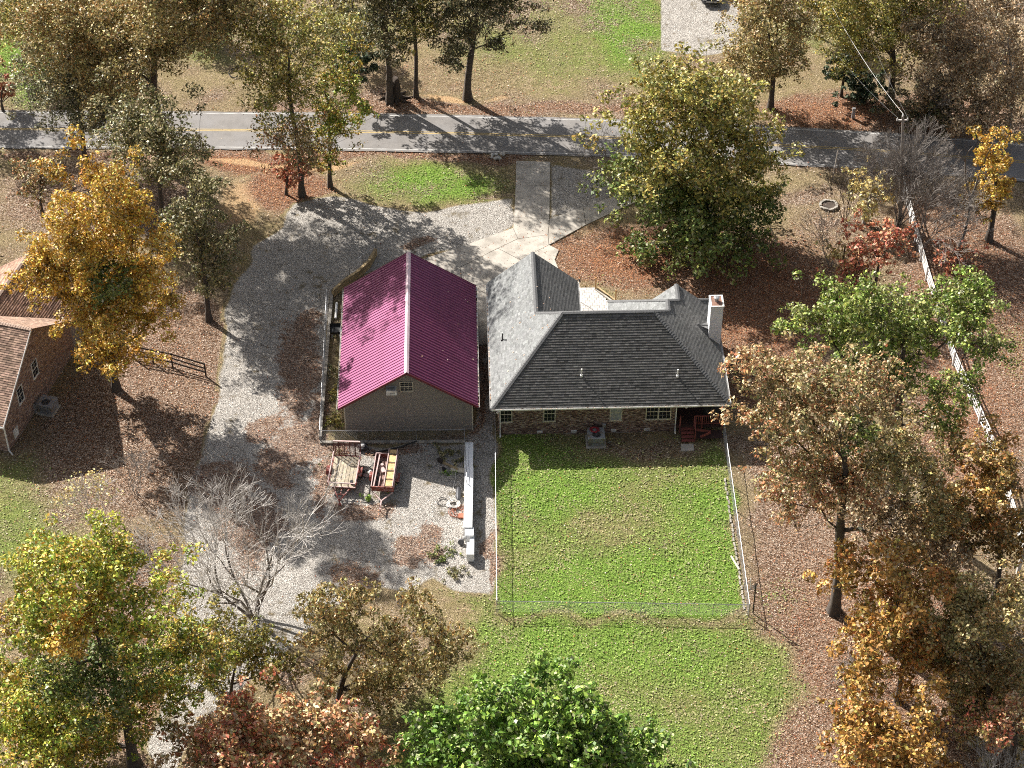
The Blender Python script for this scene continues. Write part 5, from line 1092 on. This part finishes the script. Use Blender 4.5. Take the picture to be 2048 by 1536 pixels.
T('red_shrub', 'rusty red bush around the foot of the tall tree at the gravel bend', (572,388), [(575,345,45,38)], 'red', .9, .2, clump=.5, cat='shrub')
T('edge_tree', 'tree outside the left edge whose shade falls on the road', (-70,215), [(-90,60,95,110)], 'oak', .7)
T('edge_tree', 'olive tree outside the left edge beyond the golden orange tree', (-110,480), [(-110,350,95,110)], 'olive', .7)
# --- front yard right
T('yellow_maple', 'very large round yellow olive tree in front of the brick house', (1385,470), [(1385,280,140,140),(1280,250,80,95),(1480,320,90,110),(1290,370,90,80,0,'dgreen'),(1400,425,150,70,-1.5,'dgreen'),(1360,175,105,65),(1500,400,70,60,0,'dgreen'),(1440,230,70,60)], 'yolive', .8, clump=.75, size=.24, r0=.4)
bare('bare_bush', 'bare grey bush spreading left of the large round yellow tree', (1232,372), 5.5, 1.5, 'barkgrey', 6, 4, 31, lean=-.5, r0=.06, cat='shrub')
# --- right side
bare('bare_crape_myrtle', 'large fan shaped bare grey tree around the utility pole', (1795,452), 10.5, .75, 'barkgrey', 10, 6, 41, r0=.08, lean=.08)
bare('bare_crape_myrtle', 'smaller bare grey tree leaning right of the fan shaped bare tree', (1835,500), 8.0, .9, 'barkgrey', 6, 6, 42, r0=.06, lean=.25)
bare('bare_sapling', 'thin bare sapling with dark stems right of the fire ring', (1690,440), 5.5, .6, 'bark', 4, 4, 43, r0=.05, lean=-.12)
bare('bare_sapling', 'bare sapling below the fire ring among dry weeds', (1660,530), 5.0, .8, 'barkgrey', 5, 4, 44, r0=.04, lean=-.2)
T('yellow_sapling', 'thin pale yellow sapling between the fire ring and the bare fan tree', (1728,445), [(1722,390,44,50),(1760,370,40,40)], 'paleyellow', .35, .24, clump=.55, bark='barkgrey')
T('yellow_sapling', 'pale yellow sapling just left of the red shrubs', (1680,560), [(1682,505,30,30)], 'paleyellow', .4, .22, clump=.5)
T('sumac', 'bright red shrub in front of the fan shaped bare tree', (1748,585), [(1750,490,60,38),(1790,465,40,24),(1720,520,40,34)], 'red', .55, .22, clump=.55, cat='shrub')
T('sumac', 'orange red shrub left of the green topped tree', (1690,620), [(1695,568,62,42)], 'redtan', .7, .22, clump=.55, cat='shrub')
T('sumac', 'low red shrub to the right of the white rail fence', (1905,548), [(1905,515,52,24)], 'red', .4, .22, clump=.5, cat='shrub')
T('orange_oak', 'orange leaved tree near the right edge just below the road', (1978,480), [(1988,300,48,48),(1995,370,52,60),(1960,400,35,45)], 'gold', .7, clump=.75, r0=.36)
sn = bare('dead_snag', 'tall dead trunk standing left of the orange tree at the right', (1918,492), 11.0, 1.0, 'barkgrey', 1, 2, 51, r0=.17, lean=.06)
T('green_oak', 'wide tree with bright green top right of the chimney', (1775,1012), [(1660,630,80,60),(1730,600,60,45),(1820,650,100,80),(1935,620,90,65),(1965,680,60,55),(1770,730,110,75),(1600,645,45,35),(1880,790,75,75)], 'lime' if 0 else [(.12,.19,.03),(.17,.24,.04),(.08,.12,.025),(.24,.24,.06),(.13,.13,.05)], .85, clump=.7, r0=.5)
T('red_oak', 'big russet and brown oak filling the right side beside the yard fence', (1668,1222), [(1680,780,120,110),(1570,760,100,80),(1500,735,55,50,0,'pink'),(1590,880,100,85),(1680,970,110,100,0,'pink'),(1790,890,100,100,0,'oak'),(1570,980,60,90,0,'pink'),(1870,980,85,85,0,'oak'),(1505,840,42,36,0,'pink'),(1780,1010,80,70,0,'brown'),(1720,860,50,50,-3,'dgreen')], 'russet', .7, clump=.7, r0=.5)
T('brown_oak', 'thin brown oak behind the dome shaped orange maple', (1900,1190), [(1890,1060,90,75),(1830,1090,80,60),(1900,1140,70,50),(1760,1060,60,50)], 'brown', .6, clump=.7, bark='barkgrey')
bare('bare_tree', 'grey bare tree right of the russet oak trunk', (1765,1085), 6.5, .8, 'barkgrey', 5, 4, 61, r0=.08, lean=.15)
T('orange_maple', 'dense dome shaped orange maple at the lower right', (1795,1400), [(1785,1180,108,100),(1790,1290,105,90)], 'amber', 1.4, .22, clump=.85)
T('orange_maple', 'yellow orange maple at the bottom edge below the dome shaped one', (1790,1570), [(1780,1440,115,85),(1690,1425,50,40),(1800,1510,100,50)], 'amber', 1.1, .24, clump=.8)
T('orange_oak', 'orange brown oak at the right edge below the white rail fence', (1990,1195), [(1970,950,95,95),(1985,1060,80,80),(1900,1030,60,60)], [(.34,.16,.04),(.40,.22,.06),(.18,.13,.04),(.10,.10,.03),(.30,.12,.04)], 1.0, clump=.8)
T('olive_oak', 'olive brown tree at the lower right edge beside the dome shaped maple', (1965,1440), [(1960,1210,95,95),(2000,1320,90,95),(1925,1330,65,70),(1950,1440,90,65),(1890,1250,50,60)], 'oak', 1.0, clump=.85)
T('red_maple', 'orange red tree in the bottom right corner', (2015,1580), [(2010,1450,80,70)], 'redtan', .8, clump=.7)
bare('dead_snag', 'bleached white dead tree at the right edge', (2036,1150), 9.0, 1.3, 'barkwhite', 1, 3, 71, r0=.2, lean=-.03)
bare('bare_bush', 'pale bare bush at the bottom right corner', (1985,1600), 5.0, 1.0, 'barkpale', 8, 4, 72, r0=.05, cat='shrub')
bare('bare_branch_heap', 'fallen bare grey branches at the foot of the orange maple', (1720,1350), 2.2, 1.7, 'barkgrey', 7, 4, 73, r0=.05, lean=-.9, cat='brush')
# --- bottom left
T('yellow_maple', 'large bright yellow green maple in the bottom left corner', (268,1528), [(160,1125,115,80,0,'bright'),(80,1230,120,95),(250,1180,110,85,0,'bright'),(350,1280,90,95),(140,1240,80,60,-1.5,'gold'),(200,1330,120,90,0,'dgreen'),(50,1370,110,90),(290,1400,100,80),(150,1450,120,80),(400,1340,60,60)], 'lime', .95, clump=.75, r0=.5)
T('yellow_maple', 'yellow green tree cut by the left edge below the large yellow maple', (20,1640), [(10,1470,130,100,0,'bright'),(120,1540,90,60)], 'lime', .8, clump=.8)
T('young_oak', 'small olive tree right of the large yellow maple', (462,1405), [(470,1300,90,62),(530,1330,55,50),(430,1370,50,40)], 'yolive', .7, clump=.7)
T('brown_oak', 'brown olive oak with dark trunk at the bottom beside the lawn', (678,1412), [(660,1240,85,75),(740,1230,60,60),(830,1260,85,65),(890,1320,65,60),(780,1350,95,60),(640,1340,55,60)], 'oak', .75, clump=.7, droop=.8, r0=.3)
T('sumac', 'wide reddish tan tree along the bottom edge left of the green one', (560,1600), [(500,1490,130,65),(610,1455,95,60,0,'pink'),(710,1480,85,65),(410,1510,90,55,0,'pink'),(560,1530,90,50,0,'red'),(690,1540,70,40,0,'red')], 'redtan', .9, .24, clump=.7)
T('green_maple', 'dense bright green tree at the bottom centre', (1060,1720), [(1010,1440,100,60),(1110,1420,100,60),(900,1500,95,60),(1060,1520,150,70),(1190,1480,90,60),(1270,1530,85,50)], 'green', 1.35, .25, clump=.8)
bare('bare_walnut', 'large bare pale grey tree over the gravel at the lower left', (508,1236), 12.5, 1.0, 'barkpale', 6, 6, 81, r0=.15, kids=(2,3), lean=-.05)
bare('bare_bush', 'pale thin bush with few leaves left of the bare pale tree', (185,1050), 4.6, .9, 'barkpale', 7, 4, 82, r0=.04, leafpal='paleyellow', nleaf=500, leafsize=.16, cat='shrub')
bare('bare_bush', 'bare grey bush at the edge of the brown leaves below the dark fence', (272,990), 4.2, 1.0, 'barkgrey', 6, 4, 83, r0=.04, cat='shrub')
print('leaves', NLEAF[0])

# ------------------------------------------------------------------ fallen leaves, weeds, gravel stones
rgL = np.random.default_rng(11)
def scatter(n, zones, size, cols, name, zf=0.0, flatn=.25):
    out = []
    X = rgL.uniform(-46, 48, n*4); Y = rgL.uniform(-37, 53, n*4); g, gr, li, rd, dt = masks(X, Y); p = zones(X, Y, g, gr, li, rd); k = rgL.random(len(X)) < p; X, Y, rd, li = X[k][:n], Y[k][:n], rd[k][:n], li[k][:n]; m_ = len(X)
    nr = rgL.normal(size=(m_, 3))*flatn; nr[:, 2] += 1; nr /= np.linalg.norm(nr, axis=1, keepdims=True); t = np.cross(nr, rgL.normal(size=(m_, 3))); t /= np.linalg.norm(t, axis=1, keepdims=True); b = np.cross(nr, t); s = size*rgL.uniform(.6, 1.5, m_)[:, None]
    P = np.stack([X, Y, np.full(m_, zf+.02)], -1) + np.array([0, 0, 1])*rgL.random((m_, 1))*.03; V = np.stack([P-t*s*.6, P+b*s*.42, P+t*s*.6, P-b*s*.42], 1)
    A = np.array(cols[0]); Bc = np.array(cols[1]); ca_ = A[rgL.integers(len(A), size=m_)]; cb_ = Bc[rgL.integers(len(Bc), size=m_)]; u_ = (rgL.random(m_) < rd*.85)[:, None]
    c = np.where(u_, cb_, ca_)*np.exp(rgL.normal(0, .2, m_))[:, None]
    o = link(name, quads_mesh(name, V, c.clip(0, .85)), M['litter']); tag(o, kind='stuff'); return o
TAN = [(.50,.38,.29),(.40,.28,.20),(.28,.17,.11),(.60,.50,.41),(.18,.10,.065),(.11,.065,.045)]; REDL = [(.42,.14,.06),(.50,.22,.09),(.30,.08,.04),(.58,.36,.2)]
roadY = lambda X: np.interp(X, [p.x for p in tp], [p.y for p in tp])
def zn1(X, Y, g, gr, li, rd):
    ry = roadY(X); on = (Y < ry+.1) & (Y > ry-5.4); p = .10 + .8*li**1.3; p = np.where(gr > .5, .02+.75*li, p); return np.where(on, .012, p)
scatter(90000, zn1, .07, (TAN, REDL), 'fallen_leaves')
def roof_leaves():
    V = []; C_ = []; rg = np.random.default_rng(5)
    def add(fn, n, pl):
        for _ in range(n):
            p = np.array(fn(rg)); a = rg.uniform(0, 6.28); s = rg.uniform(.04, .09); t = np.array([math.cos(a), math.sin(a), 0])*s; b = np.array([-math.sin(a), math.cos(a), 0])*s*.7; nz = pl; t[2] = nz[0]*t[0]+nz[1]*t[1]; b[2] = nz[0]*b[0]+nz[1]*b[1]; V.append([p-t, p+b, p+t, p-b]); C_.append(TAN[rg.integers(4)])
    add(lambda r: gw(GWd+.05, r.uniform(0, GLn), GE-.01), 160, (0,0)); add(lambda r: gw(-.05, r.uniform(0, GLn), GE-.01), 160, (0,0)); add(lambda r: hw(-.05, r.uniform(0, 14), E-.01), 60, (0,0)); add(lambda r: hw(r.uniform(0, 17), -.05, E-.01), 60, (0,0))
    for _ in range(9): x = rg.uniform(half+.3, GWd-.2); y = rg.uniform(.3, GLn-.3); add(lambda r: gw(x, y, GE+GSl*(GWd-x)+.07), 1, (-.0,0))
    for _ in range(22): x = rg.uniform(.3, 5); y = rg.uniform(x, 13); add(lambda r: hw(x, y, E+S*x+.04), 1, (S,0))
    o = link('roof_leaves', quads_mesh('roof_leaves', np.array(V), np.array(C_)), M['litter']); tag(o, kind='stuff')
roof_leaves()
GP = [(.16,.24,.04),(.11,.17,.03),(.22,.27,.07),(.26,.24,.10),(.08,.13,.025)]
rgL = np.random.default_rng(21)
def tufts(n):
    X = rgL.uniform(-46, 48, n*9); Y = rgL.uniform(-37, 53, n*9); g, gr, li, rd, dt = masks(X, Y); ry = roadY(X); ok = ((Y > ry+.2) | (Y < ry-5.6)) & (gr < .4) & (rgL.random(len(X)) < g**1.3*np.where((X > -2) & (X < 19) & (Y < -5), 1.6, .6)); X, Y = X[ok][:n], Y[ok][:n]; m_ = len(X)
    a = rgL.uniform(0, math.pi, m_); s = rgL.uniform(.025, .06, m_); h = rgL.uniform(.02, .07, m_); P = np.stack([X, Y, np.full(m_, -.03)], -1); t = np.stack([np.cos(a)*s, np.sin(a)*s, a*0], -1); u = np.stack([rgL.normal(0, .03, m_), rgL.normal(0, .03, m_), h+.03], -1)
    bb = np.stack([-np.sin(a)*s, np.cos(a)*s, a*0], -1)*.9; u[:, 2] = h*.6; P[:, 2] = .0; V = np.stack([P-t-bb*.6, P+t-bb*.6, P+t*.7+bb+u, P-t*.7+bb+u], 1); gk = masks(X, Y)[0][:, None]; wv_ = wob(X*2.3, Y*2.3)[:, None]; k = np.clip(gk*1.15-.15+.55*wv_ + rgL.normal(0, .22, (m_, 1)), 0, 1); c = (np.array([.36,.31,.17])*(1-k) + np.array([.22,.33,.065])*k)*np.exp(rgL.normal(0, .28, m_))[:, None]
    tag(link('grass_tufts', quads_mesh('grass_tufts', V, c), M['litter']), kind='stuff')
tufts(70000)
# low weeds on the gravel and along the walls
def weeds(name, px, r, n, pal, label, h=.35, seed=0):
    rg = np.random.default_rng(seed); c = G(*px); cc = np.array([(rg.normal(0, r*.62), rg.normal(0, r*.45), rg.uniform(.02, h*.6)) for _ in range(max(8, int(r*22)))]); o = empty(name, (c[0], c[1], 0), 0, label, 'weeds'); leaves('foliage', cc, np.full(len(cc), .17), int(n*.9), .10, PAL[pal], rg, o)
weeds('weed_clump', (680,918), .8, 350, 'olive', 'olive weeds between the block wall and the long trailer', seed=1)
weeds('weed_clump', (738,998), .35, 220, 'green', 'small bright green weed below the small trailer', seed=2)
weeds('weed_clump', (893,947), .3, 120, 'green', 'little green weed beside the small black scrap box', seed=3)
weeds('weed_clump', (898,912), 1.3, 900, 'olive', 'dark olive weeds in shade left of the white steel box top', .3, 4)
weeds('weed_clump', (893,1112), 1.0, 800, 'dgreen', 'green weeds on gravel left of the white steel box end', .3, 5)
weeds('weed_clump', (910,1148), .8, 500, 'olive', 'olive weeds at the lower edge of the gravel', .3, 6)
weeds('weed_clump', (676,845), .8, 700, 'yolive', 'yellow green weeds at the left rear corner of the garage', .5, 7)
weeds('weed_clump', (672,740), .7, 600, 'olive', 'olive weeds in the strip left of the garage', .3, 8)
weeds('weed_clump', (672,790), .7, 600, 'yolive', 'yellowish weeds in the strip beside the middle of the garage', .3, 9)
weeds('weed_clump', (780,975), .5, 200, 'yolive', 'yellow tuft under the small rusty trailer tongue', .2, 10)
sc.render.film_transparent = False
